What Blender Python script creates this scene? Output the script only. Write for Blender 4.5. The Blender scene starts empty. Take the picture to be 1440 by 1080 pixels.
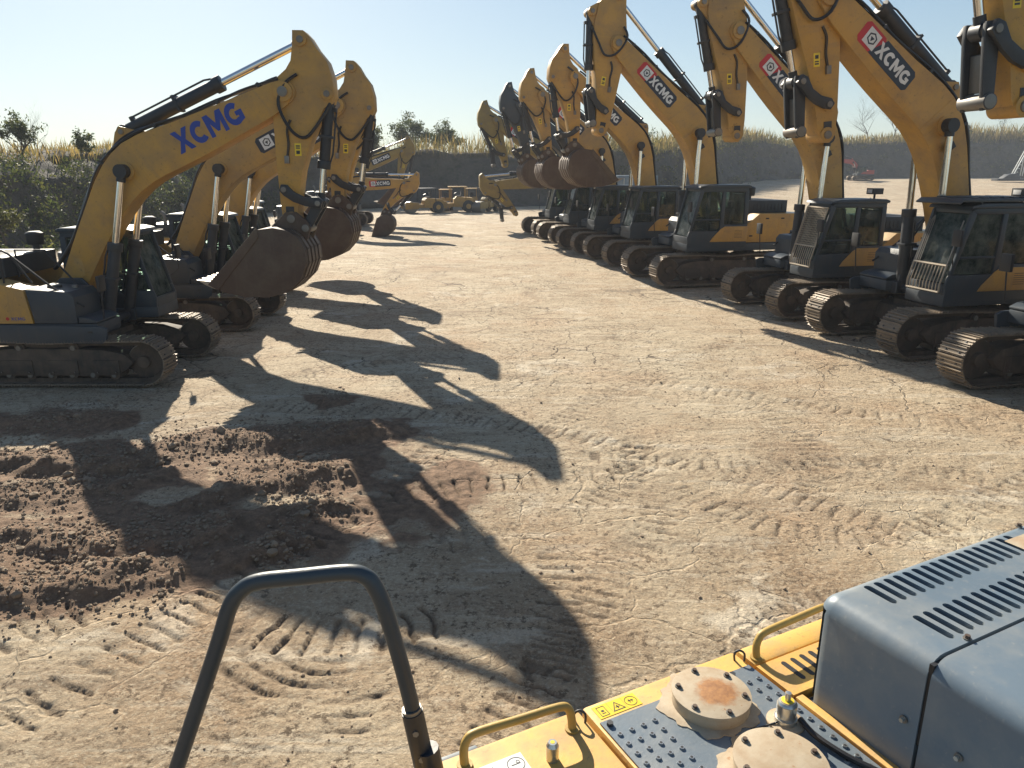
import bpy, bmesh, math, random
import numpy as np
from mathutils import Vector, Matrix
R = math.radians
random.seed(7)
rng = np.random.default_rng(11)
scene = bpy.context.scene
COL = scene.collection
PI = math.pi

# ------------------------------------------------------------------ materials
def nodes_of(name):
    m = bpy.data.materials.new(name)
    m.use_nodes = True
    nt = m.node_tree
    return m, nt, nt.nodes['Principled BSDF']

def N(nt, typ, **kw):
    n = nt.nodes.new(typ)
    for k, v in kw.items():
        if k in n.inputs:
            n.inputs[k].default_value = v
        else:
            setattr(n, k, v)
    return n

def L(nt, a, b):
    nt.links.new(a, b)

def ramp(nt, fac, p0, p1, c0=(0, 0, 0, 1), c1=(1, 1, 1, 1)):
    r = nt.nodes.new('ShaderNodeValToRGB')
    e = r.color_ramp.elements
    e[0].position, e[1].position = p0, p1
    e[0].color, e[1].color = c0, c1
    L(nt, fac, r.inputs[0])
    return r.outputs[0]

def mix(nt, fac, a, b, blend='MIX'):
    n = nt.nodes.new('ShaderNodeMix')
    n.data_type = 'RGBA'
    n.blend_type = blend
    for sock, v in ((n.inputs[0], fac), (n.inputs[6], a), (n.inputs[7], b)):
        if hasattr(v, 'is_linked') or hasattr(v, 'links'):
            L(nt, v, sock)
        elif isinstance(v, (int, float)):
            sock.default_value = v
        else:
            sock.default_value = tuple(v) + ((1,) if len(v) == 3 else ())
    return n.outputs[2]

def obj_coords(nt):
    tc = N(nt, 'ShaderNodeTexCoord')
    oi = N(nt, 'ShaderNodeObjectInfo')
    mul = N(nt, 'ShaderNodeMath', operation='MULTIPLY')
    L(nt, oi.outputs['Random'], mul.inputs[0]); mul.inputs[1].default_value = 37.0
    va = N(nt, 'ShaderNodeVectorMath', operation='ADD')
    L(nt, tc.outputs['Object'], va.inputs[0]); L(nt, mul.outputs[0], va.inputs[1])
    return va.outputs[0]

def noise(nt, vec, scale, detail=4, rough=0.55, dist=0.0):
    n = N(nt, 'ShaderNodeTexNoise')
    n.inputs['Scale'].default_value = scale
    n.inputs['Detail'].default_value = detail
    n.inputs['Roughness'].default_value = rough
    n.inputs['Distortion'].default_value = dist
    if vec is not None:
        L(nt, vec, n.inputs['Vector'])
    return n.outputs['Fac']

def paint(name, col, dirt=(0.16, 0.115, 0.075), amt=0.5, rough=0.5, metal=0.0, scale=1.6,
          spots=0.25, bump=0.08, spot_col=None, streak=True):
    m, nt, b = nodes_of(name)
    v = obj_coords(nt)
    n1 = noise(nt, v, scale, 6, 0.65)
    f1 = ramp(nt, n1, 0.42, 0.75)
    n2 = noise(nt, v, scale * 9, 4, 0.7)
    f2 = ramp(nt, n2, 0.6, 0.72)
    c = mix(nt, noise(nt, v, scale * .4, 2), [x * 0.82 for x in col], [min(1, x * 1.12) for x in col])
    fm = N(nt, 'ShaderNodeMath', operation='MULTIPLY'); L(nt, f1, fm.inputs[0]); fm.inputs[1].default_value = amt
    c = mix(nt, fm.outputs[0], c, dirt)
    if streak:
        mp = N(nt, 'ShaderNodeMapping'); mp.inputs['Scale'].default_value = (6, 6, .6)
        L(nt, v, mp.inputs['Vector'])
        f3 = ramp(nt, noise(nt, mp.outputs[0], 1.3, 3, .6), .55, .8)
        fs = N(nt, 'ShaderNodeMath', operation='MULTIPLY'); L(nt, f3, fs.inputs[0]); fs.inputs[1].default_value = amt * .6
        c = mix(nt, fs.outputs[0], c, dirt)
    fm2 = N(nt, 'ShaderNodeMath', operation='MULTIPLY'); L(nt, f2, fm2.inputs[0]); fm2.inputs[1].default_value = spots
    c = mix(nt, fm2.outputs[0], c, spot_col or [x * .4 for x in dirt])
    L(nt, c, b.inputs['Base Color'])
    rr = N(nt, 'ShaderNodeMapRange'); L(nt, n1, rr.inputs[0])
    rr.inputs[3].default_value = max(.05, rough - .12); rr.inputs[4].default_value = min(1, rough + .25)
    L(nt, rr.outputs[0], b.inputs['Roughness'])
    b.inputs['Metallic'].default_value = metal
    bp = N(nt, 'ShaderNodeBump'); bp.inputs['Strength'].default_value = bump; bp.inputs['Distance'].default_value = .02
    L(nt, n2, bp.inputs['Height']); L(nt, bp.outputs[0], b.inputs['Normal'])
    return m

def plain(name, col, rough=.5, metal=0.0):
    m, nt, b = nodes_of(name)
    v = obj_coords(nt)
    c = mix(nt, noise(nt, v, 7, 4), [x * .8 for x in col], [min(1, x * 1.15) for x in col])
    L(nt, c, b.inputs['Base Color'])
    b.inputs['Roughness'].default_value = rough
    b.inputs['Metallic'].default_value = metal
    return m

M = {}
M['yellow'] = paint('yellow_paint', (.52, .285, .055), dirt=(.25, .165, .09), amt=.7, spots=.5, spot_col=(.06, .04, .025), rough=.45)
M['yellow_b'] = paint('dusty_yellow_paint', (.47, .28, .075), dirt=(.24, .17, .10), amt=.85, spots=.6, spot_col=(.05, .035, .025), rough=.55, scale=1.1)
M['strip'] = paint('wear_strip', (.19, .14, .105), dirt=(.10, .07, .05), amt=.7, rough=.5, metal=.3)
M['yellow_old'] = paint('aged_yellow_paint', (.40, .235, .05), amt=.6, rough=.6)
M['olive'] = paint('olive_yellow_paint', (.30, .21, .06), amt=.65, rough=.6)
M['deck_yellow'] = paint('sun_bleached_yellow', (.66, .38, .085), dirt=(.36, .24, .125), amt=.9, rough=.55, scale=6, spots=.7, spot_col=(.26, .165, .08), streak=False)
M['grey'] = paint('blue_grey_paint', (.027, .041, .057), dirt=(.09, .08, .065), amt=.4, rough=.42)
M['hood_grey'] = paint('slate_hood_paint', (.14, .185, .225), dirt=(.27, .275, .26), amt=.75, rough=.38, scale=4.5, spots=.45, spot_col=(.30, .30, .28), bump=.03, streak=False)
M['dark'] = paint('dark_paint', (.022, .026, .033), dirt=(.09, .075, .06), amt=.4, rough=.45)
M['black'] = plain('black_rubber', (.018, .018, .02), .55)
M['chrome'] = plain('chrome_rod', (.75, .74, .72), .14, 1.0)
M['steel'] = paint('bare_steel', (.22, .21, .19), dirt=(.15, .10, .06), amt=.5, rough=.45, metal=.6)
M['track'] = paint('track_steel', (.19, .15, .11), dirt=(.32, .245, .165), amt=.8, rough=.55, metal=.25, scale=3, spots=.3)
M['frame'] = paint('muddy_frame', (.055, .042, .032), dirt=(.17, .12, .08), amt=.8, rough=.8, scale=2.2)
M['rust'] = paint('rusty_bucket', (.088, .056, .040), dirt=(.15, .115, .08), amt=.8, rough=.6, metal=.2, scale=2.0, spots=.5, spot_col=(.16, .085, .045))
M['worn'] = paint('worn_edge', (.42, .36, .28), dirt=(.2, .14, .09), amt=.6, rough=.4, metal=.5)
M['white'] = plain('white_vinyl', (.72, .72, .70), .5)
M['red'] = plain('red_vinyl', (.50, .018, .022), .45)
M['navy'] = plain('navy_vinyl', (.016, .024, .042), .45)
M['blue'] = plain('blue_vinyl', (.012, .045, .30), .45)
M['label_yellow'] = plain('label_yellow', (.80, .58, .03), .45)
M['ink'] = plain('label_ink', (.03, .03, .03), .5)
M['red_paint'] = paint('red_machine_paint', (.42, .045, .03), amt=.45, rough=.5)
M['hose'] = plain('hydraulic_hose', (.015, .015, .017), .42)
M['seat'] = plain('seat_fabric', (.05, .05, .055), .85)
M['cover'] = paint('corroded_cover', (.52, .43, .30), dirt=(.36, .16, .05), amt=.75, rough=.6, metal=.1, scale=9, spots=.3, spot_col=(.25, .10, .035), streak=False)
M['rust_patch'] = paint('orange_rust', (.36, .16, .05), dirt=(.22, .09, .03), amt=.7, rough=.8, scale=14, streak=False)
M['plate'] = paint('checker_plate', (.16, .195, .225), dirt=(.34, .31, .26), amt=.35, rough=.4, metal=.2, scale=6, spots=.3, spot_col=(.45, .42, .36), streak=False)
M['handrail_yellow'] = paint('rail_yellow', (.46, .30, .07), dirt=(.25, .16, .06), amt=.5, rough=.45, scale=8, streak=False)
M['galv'] = plain('galvanised_steel', (.55, .55, .52), .3, .85)

def glass_mat():
    m, nt, b = nodes_of('cab_glass')
    b.inputs['Base Color'].default_value = (.05, .075, .07, 1)
    b.inputs['Roughness'].default_value = .06
    tr = N(nt, 'ShaderNodeBsdfTransparent'); tr.inputs[0].default_value = (.80, .90, .85, 1)
    fr = N(nt, 'ShaderNodeFresnel'); fr.inputs[0].default_value = 1.5
    ad = N(nt, 'ShaderNodeMath', operation='ADD'); L(nt, fr.outputs[0], ad.inputs[0])
    v = obj_coords(nt)
    dn = ramp(nt, noise(nt, v, 3, 5, .7), .35, .75)
    mu = N(nt, 'ShaderNodeMath', operation='MULTIPLY_ADD'); L(nt, dn, mu.inputs[0]); mu.inputs[1].default_value = .28; mu.inputs[2].default_value = .02
    L(nt, mu.outputs[0], ad.inputs[1])
    c = mix(nt, dn, (.04, .055, .055), (.34, .34, .30)); L(nt, c, b.inputs['Base Color'])
    ms = N(nt, 'ShaderNodeMixShader'); L(nt, ad.outputs[0], ms.inputs[0]); L(nt, tr.outputs[0], ms.inputs[1]); L(nt, b.outputs[0], ms.inputs[2])
    L(nt, ms.outputs[0], nt.nodes['Material Output'].inputs[0])
    return m
M['glass'] = glass_mat()
M['rail_blue'] = paint('dark_blue_rail', (.022, .040, .058), dirt=(.10, .10, .09), amt=.35, rough=.35, streak=False)

# ------------------------------------------------------------------ mesh builder
class MB:
    def __init__(s):
        s.v = []; s.f = []; s.mi = []; s.mats = []
    def slot(s, mat):
        if mat not in s.mats:
            s.mats.append(mat)
        return s.mats.index(mat)
    def add(s, vs, fs, mat, T=None):
        k = len(s.v); i = s.slot(mat)
        for p in vs:
            p = Vector(p)
            s.v.append(tuple(T @ p) if T is not None else tuple(p))
        for f in fs:
            s.f.append([k + a for a in f]); s.mi.append(i)
        return s
    def box(s, x0, x1, y0, y1, z0, z1, mat, T=None):
        vs = [(x, y, z) for x in (x0, x1) for y in (y0, y1) for z in (z0, z1)]
        fs = [(0, 1, 3, 2), (4, 6, 7, 5), (0, 4, 5, 1), (2, 3, 7, 6), (0, 2, 6, 4), (1, 5, 7, 3)]
        return s.add(vs, fs, mat, T)
    def prism(s, prof, y0, y1, mat, T=None, axis='y'):
        # profile in (x,z) extruded along y; axis='z': profile (x,y) extruded along z
        n = len(prof)
        if axis == 'y':
            vs = [(a, y0, b) for a, b in prof] + [(a, y1, b) for a, b in prof]
        elif axis == 'x':
            vs = [(y0, a, b) for a, b in prof] + [(y1, a, b) for a, b in prof]
        else:
            vs = [(a, b, y0) for a, b in prof] + [(a, b, y1) for a, b in prof]
        fs = [list(range(n)), list(range(2 * n - 1, n - 1, -1))]
        fs += [(i, n + i, n + (i + 1) % n, (i + 1) % n) for i in range(n)]
        return s.add(vs, fs, mat, T)
    def cyl(s, p0, p1, r0, mat, r1=None, n=16, caps=True, T=None):
        r1 = r0 if r1 is None else r1
        p0, p1 = Vector(p0), Vector(p1)
        d = (p1 - p0).normalized()
        a = d.orthogonal().normalized(); b = d.cross(a)
        vs = []
        for p, r in ((p0, r0), (p1, r1)):
            for i in range(n):
                t = 2 * PI * i / n
                vs.append(p + a * math.cos(t) * r + b * math.sin(t) * r)
        fs = [(i, (i + 1) % n, n + (i + 1) % n, n + i) for i in range(n)]
        if caps:
            fs += [list(range(n - 1, -1, -1)), list(range(n, 2 * n))]
        return s.add(vs, fs, mat, T)
    def tube(s, pts, r, mat, n=8, smooth=0, T=None):
        pts = [Vector(p) for p in pts]
        if smooth:
            out = []
            m = len(pts)
            for i in range(m - 1):
                q0, q1, q2, q3 = pts[max(0, i - 1)], pts[i], pts[i + 1], pts[min(m - 1, i + 2)]
                for k in range(smooth):
                    t = k / smooth
                    out.append(.5 * ((2 * q1) + (q2 - q0) * t + (2 * q0 - 5 * q1 + 4 * q2 - q3) * t * t + (3 * q1 - q0 - 3 * q2 + q3) * t ** 3))
            out.append(pts[-1]); pts = out
        vs = []
        up = None
        for i, p in enumerate(pts):
            d = (pts[min(i + 1, len(pts) - 1)] - pts[max(i - 1, 0)]).normalized()
            if up is None:
                up = d.orthogonal().normalized()
            a = (up - d * up.dot(d)).normalized(); up = a
            b = d.cross(a)
            rr = r[i] if isinstance(r, (list, tuple)) else r
            for k in range(n):
                t = 2 * PI * k / n
                vs.append(p + a * math.cos(t) * rr + b * math.sin(t) * rr)
        fs = []
        for i in range(len(pts) - 1):
            for k in range(n):
                fs.append((i * n + k, i * n + (k + 1) % n, (i + 1) * n + (k + 1) % n, (i + 1) * n + k))
        fs.append(list(range(n - 1, -1, -1))); m = (len(pts) - 1) * n
        fs.append(list(range(m, m + n)))
        return s.add(vs, fs, mat, T)
    def mesh(s, name, bevel=0, ang=35):
        me = bpy.data.meshes.new(name)
        me.from_pydata(s.v, [], s.f)
        for m in s.mats:
            me.materials.append(M[m] if isinstance(m, str) else m)
        me.polygons.foreach_set('material_index', s.mi)
        bm = bmesh.new(); bm.from_mesh(me)
        bmesh.ops.recalc_face_normals(bm, faces=bm.faces)
        if bevel:
            es = [e for e in bm.edges if len(e.link_faces) == 2 and e.calc_face_angle(0) > R(28)]
            bmesh.ops.bevel(bm, geom=es, offset=bevel, segments=2, profile=.6, affect='EDGES', clamp_overlap=True)
        bm.to_mesh(me); bm.free()
        me.polygons.foreach_set('use_smooth', [True] * len(me.polygons))
        me.set_sharp_from_angle(angle=R(ang))
        return me

def link(name, me, parent=None, loc=(0, 0, 0), rot=(0, 0, 0), scl=None):
    o = bpy.data.objects.new(name, me)
    COL.objects.link(o)
    if parent is not None:
        o.parent = parent
    o.location = loc; o.rotation_euler = rot
    if scl is not None:
        o.scale = scl
    return o

def tag(o, label=None, cat=None, group=None, kind=None):
    if label: o['label'] = label
    if cat: o['category'] = cat
    if group: o['group'] = group
    if kind: o['kind'] = kind
    return o

def catmull(pts, k):
    return pts

_txt = {}
def text_geom(s, bold=.012, shear=0.0):
    key = (s, bold, shear)
    if key in _txt:
        return _txt[key]
    cu = bpy.data.curves.new('text', 'FONT')
    cu.body = s; cu.size = 1; cu.offset = bold; cu.extrude = .004; cu.shear = shear
    cu.align_x = 'CENTER'; cu.align_y = 'CENTER'; cu.resolution_u = 3
    o = bpy.data.objects.new('text', cu); COL.objects.link(o)
    bpy.context.view_layer.update()
    me = bpy.data.meshes.new_from_object(o.evaluated_get(bpy.context.evaluated_depsgraph_get()))
    vs = [tuple(v.co) for v in me.vertices]; fs = [tuple(p.vertices) for p in me.polygons]
    bpy.data.objects.remove(o); bpy.data.curves.remove(cu); bpy.data.meshes.remove(me)
    xs = [v[0] for v in vs]; ys = [v[1] for v in vs]
    cx, cy = (min(xs) + max(xs)) / 2, (min(ys) + max(ys)) / 2
    w, h = max(xs) - min(xs), max(ys) - min(ys)
    vs = [((x - cx) / w, (y - cy) / h, z) for x, y, z in vs]
    _txt[key] = (vs, fs)
    return _txt[key]

def side_frame(x, y, z, side, ang=0.0, flip=False):
    """frame of a decal on a y-facing plane: text x axis, text up, outward normal.
    side=-1 faces -y, +1 faces +y; ang rotates in the xz plane"""
    if side < 0:
        ex = Vector((math.cos(ang), 0, math.sin(ang))); ez = Vector((0, -1, 0))
    else:
        ex = Vector((-math.cos(ang), 0, -math.sin(ang))); ez = Vector((0, 1, 0))
    ey = ez.cross(ex)
    T = Matrix.Identity(4)
    for i in range(3):
        T[i][0], T[i][1], T[i][2] = ex[i], ey[i], ez[i]
    T[0][3], T[1][3], T[2][3] = x, y, z
    return T

def put_text(mb, s, w, h, mat, T, bold=.012, shear=0, z=.0):
    vs, fs = text_geom(s, bold, shear)
    mb.add([(a * w, b * h, c + z) for a, b, c in vs], fs, mat, T)

def glyphs():
    def arc(r0, r1, a0, a1, sx, n=18):
        out = []
        for r, (b0, b1) in ((r0, (a0, a1)), (r1, (a1, a0))):
            for i in range(n + 1):
                t = R(b0 + (b1 - b0) * i / n)
                out.append((r * math.cos(t) * sx, r * math.sin(t) * (1 if r == r0 else .98)))
        return out
    X = [(-.55, .5), (-.22, .5), (0, .17), (.22, .5), (.55, .5), (.17, 0), (.55, -.5), (.22, -.5), (0, -.17), (-.22, -.5), (-.55, -.5), (-.17, 0)]
    C = arc(.5, .24, 48, 312, 1.08)
    Mm = [(-.6, -.5), (-.6, .5), (-.28, .5), (0, .02), (.28, .5), (.6, .5), (.6, -.5), (.34, -.5), (.34, .08), (.08, -.34), (-.08, -.34), (-.34, .08), (-.34, -.5)]
    G = arc(.5, .24, 48, 300, 1.08)
    k = 19
    G = G[:k] + [(.54, -.36), (.54, .08), (.10, .08), (.10, -.12), (.26, -.12), (.26, -.2)] + G[k:]
    return [(X, 1.1), (C, .98), (Mm, 1.2), (G, 1.08)]
def put_brand(mb, w, h, mat, T, z=0.0):
    gl = glyphs(); gap = .07
    tot = sum(g[1] for g in gl) + gap * 3; x = -tot / 2
    for pts, gw in gl:
        cx = x + gw / 2
        if gw < 1.09 and gw != 1.1: cx += .02
        mb.prism([((cx + a) / tot * w, b * h) for a, b in pts], z - .004, z + .004, mat, T, axis='z'); x += gw + gap

def emblem(mb, T, size, z=.004, ink='ink'):
    h = size / 2
    mb.box(-h, h, -h, h, z - .002, z + .003, 'white', T)
    # triangle-in-shield mark
    for r0, r1, n, off, rot in ((.74, .54, 6, 0, PI / 6), (.36, .0, 3, 0, -PI / 2)):
        vs = []; fs = []
        for i in range(n):
            t = rot + 2 * PI * i / n
            vs.append((math.cos(t) * h * r0, math.sin(t) * h * r0, z + .005))
            vs.append((math.cos(t) * h * r1, math.sin(t) * h * r1, z + .005))
        if r1 > 0:
            fs = [(2 * i, 2 * ((i + 1) % n), 2 * ((i + 1) % n) + 1, 2 * i + 1) for i in range(n)]
        else:
            vs = vs[::2]; fs = [tuple(range(n))]
        mb.add(vs, fs, ink, T)

def rusty_cover():
    m, nt, b = nodes_of('cover_with_rust')
    tc = N(nt, 'ShaderNodeTexCoord'); v = tc.outputs['Object']
    d = N(nt, 'ShaderNodeVectorMath', operation='DISTANCE'); L(nt, v, d.inputs[0]); d.inputs[1].default_value = (.94, -.195, 2.25)
    n = noise(nt, v, 16, 6, .7); n2 = noise(nt, v, 45, 5, .7)
    k = N(nt, 'ShaderNodeMath', operation='MULTIPLY_ADD'); L(nt, n, k.inputs[0]); k.inputs[1].default_value = -.085; L(nt, d.outputs['Value'], k.inputs[2])
    f = ramp(nt, k.outputs[0], .012, .034, (1, 1, 1, 1), (0, 0, 0, 1))
    c = mix(nt, ramp(nt, noise(nt, v, 9, 5, .65), .38, .68), (.43, .355, .25), (.33, .235, .14))
    c = mix(nt, ramp(nt, n2, .62, .72), c, (.30, .15, .06))
    c = mix(nt, f, c, mix(nt, ramp(nt, n2, .35, .65), (.40, .19, .065), (.25, .11, .04)))
    L(nt, c, b.inputs['Base Color']); b.inputs['Roughness'].default_value = .65
    bp = N(nt, 'ShaderNodeBump'); bp.inputs['Strength'].default_value = .25; bp.inputs['Distance'].default_value = .004; L(nt, n2, bp.inputs['Height']); L(nt, bp.outputs[0], b.inputs['Normal'])
    return m
M['cover_rust'] = rusty_cover()
# ------------------------------------------------------------------ excavator parts (metres, +x forward, +y left)
CACHE = {}
def once(key, fn):
    if key not in CACHE:
        CACHE[key] = fn()
    return CACHE[key]

TA, TR, TZ = 2.0, .46, .56          # half wheelbase, loop radius, wheel height
def track_pts(n):
    per = 4 * TA + 2 * PI * TR
    out = []
    for i in range(n):
        s = (i + .5) / n * per
        if s < 2 * TA:
            x = -TA + s; sag = .045 * (math.sin(PI * (x + TA) / (2 * TA)) ** 2) * abs(math.cos(2 * PI * (x + TA) / (2 * TA)))
            out.append((x, TZ + TR - sag, 0.0))
        elif s < 2 * TA + PI * TR:
            a = (s - 2 * TA) / TR
            out.append((TA + TR * math.sin(a), TZ + TR * math.cos(a), a))
        elif s < 4 * TA + PI * TR:
            out.append((TA - (s - 2 * TA - PI * TR), TZ - TR, PI))
        else:
            a = (s - 4 * TA - PI * TR) / TR + PI
            out.append((-TA + TR * math.sin(a), TZ + TR * math.cos(a), a))
    return out, per / n

def m_track():
    mb = MB()
    pts, pitch = track_pts(54)
    for x, z, a in pts:
        T = Matrix.Translation((x, 0, z)) @ Matrix.Rotation(a, 4, 'Y')
        mb.box(-pitch * .47, pitch * .47, -.30, .30, 0, .022, 'track', T)
        mb.box(-pitch * .46, -pitch * .36, -.30, .30, .022, .058, 'track', T)
        mb.box(-pitch * .10, -.002, -.30, .30, .022, .046, 'track', T)
        mb.box(pitch * .26, pitch * .35, -.30, .30, .022, .050, 'track', T)
        for y in (-.12, .12):
            mb.box(-pitch * .5, pitch * .48, y - .03, y + .03, -.10, 0, 'frame', T)
        for y in (-.06, .06):
            mb.cyl((pitch * .12, y * 2.6, .02), (pitch * .12, y * 2.6, .038), .018, 'dark', n=6, T=T)
    return mb.mesh('track')
def m_idler():
    mb = MB()
    mb.cyl((0, -.09, 0), (0, .09, 0), .36, 'frame', n=28); mb.cyl((0, -.19, 0), (0, .19, 0), .13, 'frame', n=16)
    mb.cyl((0, -.05, 0), (0, .05, 0), .385, 'steel', n=28)
    return mb.mesh('idler', .01)
def m_sprocket():
    mb = MB(); n = 21; prof = []
    for i in range(n * 4):
        r = (.40, .40, .33, .33)[i % 4]; t = 2 * PI * i / (n * 4); prof.append((r * math.cos(t), r * math.sin(t)))
    mb.prism(prof, -.04, .04, 'frame')
    mb.cyl((0, -.27, 0), (0, .22, 0), .25, 'frame', n=24); mb.cyl((0, -.30, 0), (0, -.27, 0), .17, 'frame', n=20)
    mb.cyl((0, .22, 0), (0, .27, 0), .17, 'frame', n=20)
    return mb.mesh('sprocket')
def m_roller(r=.11):
    mb = MB(); mb.cyl((0, -.2, 0), (0, .2, 0), r, 'frame', n=14); mb.cyl((0, -.24, 0), (0, .24, 0), r * .5, 'steel', n=10)
    return mb.mesh('roller')
def m_trackframe():
    mb = MB()
    prof = [(-1.72, .36), (-1.5, .27), (1.35, .27), (1.66, .42), (1.78, .56), (1.62, .74), (1.2, .83), (.5, .86), (-.8, .86), (-1.4, .80), (-1.72, .66)]
    mb.prism(prof, -.225, .225, 'frame')
    for x0, x1 in ((-1.1, -.35), (.0, .62), (.95, 1.5)):          # guard plates bolted on the outside
        for s in (-1, 1):
            mb.box(x0, x1, s * .227 if s > 0 else -.262, .262 if s > 0 else -.227, .30, .62, 'frame')
            for bx in (x0 + .08, x1 - .08):
                mb.cyl((bx, s * .255, .36), (bx, s * .285, .36), .03, 'steel', n=6)
    for x in (-.6, .55):
        for s in (-1, 1):
            mb.box(x - .10, x + .10, s * .10 - .07, s * .10 + .07, .85, .93, 'frame')
    return mb.mesh('track_frame', .018)
def m_under():
    mb = MB()
    mb.box(-.75, .75, -.72, .72, .55, .96, 'frame')
    for sx in (-1, 1):
        mb.prism([(sx * .25, .45), (sx * .95, .45), (sx * .85, .80), (sx * .3, .95)], -1.1, 1.1, 'frame')
    return mb.mesh('undercarriage', .02)
def m_turn():
    mb = MB(); mb.cyl((0, 0, .94), (0, 0, 1.10), .72, 'dark', n=36); mb.cyl((0, 0, 1.10), (0, 0, 1.19), .62, 'frame', n=36)
    return mb.mesh('turntable', .01)
def m_upper():
    mb = MB()
    plan = [(.9, -.50), (1.15, -.56), (1.15, -1.52), (-2.35, -1.56), (-2.35, 1.56), (1.50, 1.60), (1.50, .50), (.9, .42), (.6, .35), (.6, -.35)]
    mb.prism(plan, 1.16, 1.40, 'grey', axis='z')
    for s in (-1, 1):                                             # boom foot brackets
        mb.prism([(-1.3, 1.38), (.95, 1.38), (.95, 1.55), (.35, 2.22), (-.12, 2.22), (-.7, 1.7), (-1.3, 1.6)], s * .42 - .035, s * .42 + .035, 'dark')
    mb.cyl((.05, -.5, 2.0), (.05, .5, 2.0), .08, 'steel')
    mb.cyl((.82, -.72, 1.25), (.82, .72, 1.25), .09, 'dark')
    mb.box(.6, 1.02, -.62, -.36, 1.12, 1.38, 'dark'); mb.box(.6, 1.02, .36, .62, 1.12, 1.38, 'dark')
    return mb.mesh('upper_frame', .02)
def m_cweight():
    mb = MB()
    pl = []
    for i in range(13):
        t = -PI / 2 + PI * i / 12
        pl.append((-2.42 - .82 * abs(math.cos(t)) ** .55, 1.56 * math.sin(t)))
    plan = [(-2.37, -1.56)] + pl + [(-2.37, 1.56)]
    mb.prism(plan, 1.06, 2.28, 'grey', axis='z')
    return mb.mesh('counterweight', .06, 50)
def m_hood():
    mb = MB()
    mb.box(-2.36, -.95, -.98, .92, 2.30, 2.72, 'dark')
    for i in range(9):
        x = -2.2 + i * .13
        mb.box(x, x + .05, -.99, -.981, 2.4, 2.62, 'black'); mb.box(x, x + .05, .921, .93, 2.4, 2.62, 'black')
    for i in range(12):
        y = -.75 + i * .12
        mb.box(-2.0, -1.3, y, y + .05, 2.721, 2.727, 'black')
    return mb.mesh('engine_hood', .07)
def m_exhaust():
    mb = MB(); mb.tube([(-1.7, -.75, 2.7), (-1.7, -.75, 3.0), (-1.72, -.75, 3.08), (-1.82, -.75, 3.14)], .065, 'steel', 12)
    return mb.mesh('exhaust_pipe')
def m_cleaner():
    mb = MB(); mb.cyl((-1.15, .55, 2.6), (-1.15, .55, 2.86), .07, 'dark'); mb.cyl((-1.15, .55, 2.86), (-1.15, .55, 3.12), .17, 'black', .19)
    mb.cyl((-1.15, .55, 3.12), (-1.15, .55, 3.16), .19, 'black', .12)
    return mb.mesh('air_precleaner', .01)
def m_side_right(col):
    mb = MB()
    mb.prism([(-2.36, 1.42), (-.16, 1.42), (-.26, 2.13), (-.9, 2.28), (-2.36, 2.28)], -1.57, -1.0, col)
    mb.box(-1.255, -1.248, -1.576, -1.568, 1.44, 2.22, 'ink')
    T = side_frame(-.46, -1.571, 1.52, -1)
    put_brand(mb, .30, .07, 'blue', T); mb.cyl((-.68, -1.575, 1.52), (-.68, -1.570, 1.52), .04, 'red', n=14)
    mb.box(-2.0, -1.9, -1.60, -1.57, 1.86, 1.92, 'black'); mb.box(-1.2, -1.12, -1.60, -1.57, 1.86, 1.92, 'black')
    return mb.mesh('pump_door', .02)
def m_side_left(col, named):
    mb = MB()
    mb.prism([(-2.36, 1.42), (-.60, 1.42), (-.60, 2.0), (-1.0, 2.32), (-2.36, 2.32)], 1.0, 1.57, col)
    for x in (-1.72, -1.15):
        mb.box(x, x + .007, 1.568, 1.576, 1.44, 2.28, 'ink')
    for x, z in ((-1.9, 2.15), (-1.35, 2.15), (-.8, 1.6)):
        mb.box(x, x + .12, 1.57, 1.585, z, z + .05, 'black')
    if named:
        put_text(mb, 'MAX', .60, .20, 'red', side_frame(-1.0, 1.571, 1.80, 1), .03, .25)
        put_text(mb, 'XE370', .32, .085, 'ink', side_frame(-1.18, 1.571, 1.58, 1), .01, .1)
    return mb.mesh('engine_door', .02)
def m_tanks():
    mb = MB()
    mb.prism([(-.13, 1.42), (.76, 1.42), (.76, 1.96), (.66, 2.08), (-.22, 2.13)], -1.555, -.58, 'grey')
    mb.box(-.02, .68, -1.562, -1.556, 1.5, 1.504, 'ink')
    mb.cyl((.1, -1.05, 2.09), (.1, -1.05, 2.16), .14, 'dark', n=20); mb.cyl((.5, -1.0, 2.06), (.5, -1.0, 2.15), .07, 'steel', n=12)
    return mb.mesh('oil_tank', .05)
def m_toolbox():
    mb = MB()
    mb.prism([(.78, 1.42), (1.15, 1.42), (1.15, 1.45), (1.0, 1.52), (.78, 1.55)], -1.53, -.58, 'grey')
    mb.prism([(-.9, 1.0), (1.25, 1.0), (1.34, 1.08), (1.38, 1.30), (1.25, 1.36), (-.9, 1.40)], -1.60, -1.535, 'grey')
    mb.box(.98, 1.08, -1.61, -1.60, 1.22, 1.27, 'ink')
    return mb.mesh('tool_box', .02)
def m_rails():
    mb = MB(); y = -1.44
    mb.tube([(-1.0, y, 2.25), (-1.0, y, 2.84), (-.95, y, 2.92), (-.62, y, 2.92), (-.52, y, 2.86), (.30, y, 2.15), (.9, y, 1.75)], .024, 'black', 8)
    mb.tube([(-.7, y, 2.25), (-.7, y, 2.92)], .02, 'black', 8); mb.tube([(-.45, y, 2.78), (-.12, y, 2.26)], .02, 'black', 8)
    mb.tube([(-.9, -.62, 2.27), (-.9, -.62, 2.85), (-.25, -.62, 2.85), (.35, -.62, 2.1)], .022, 'black', 8)
    return mb.mesh('handrail')
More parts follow.
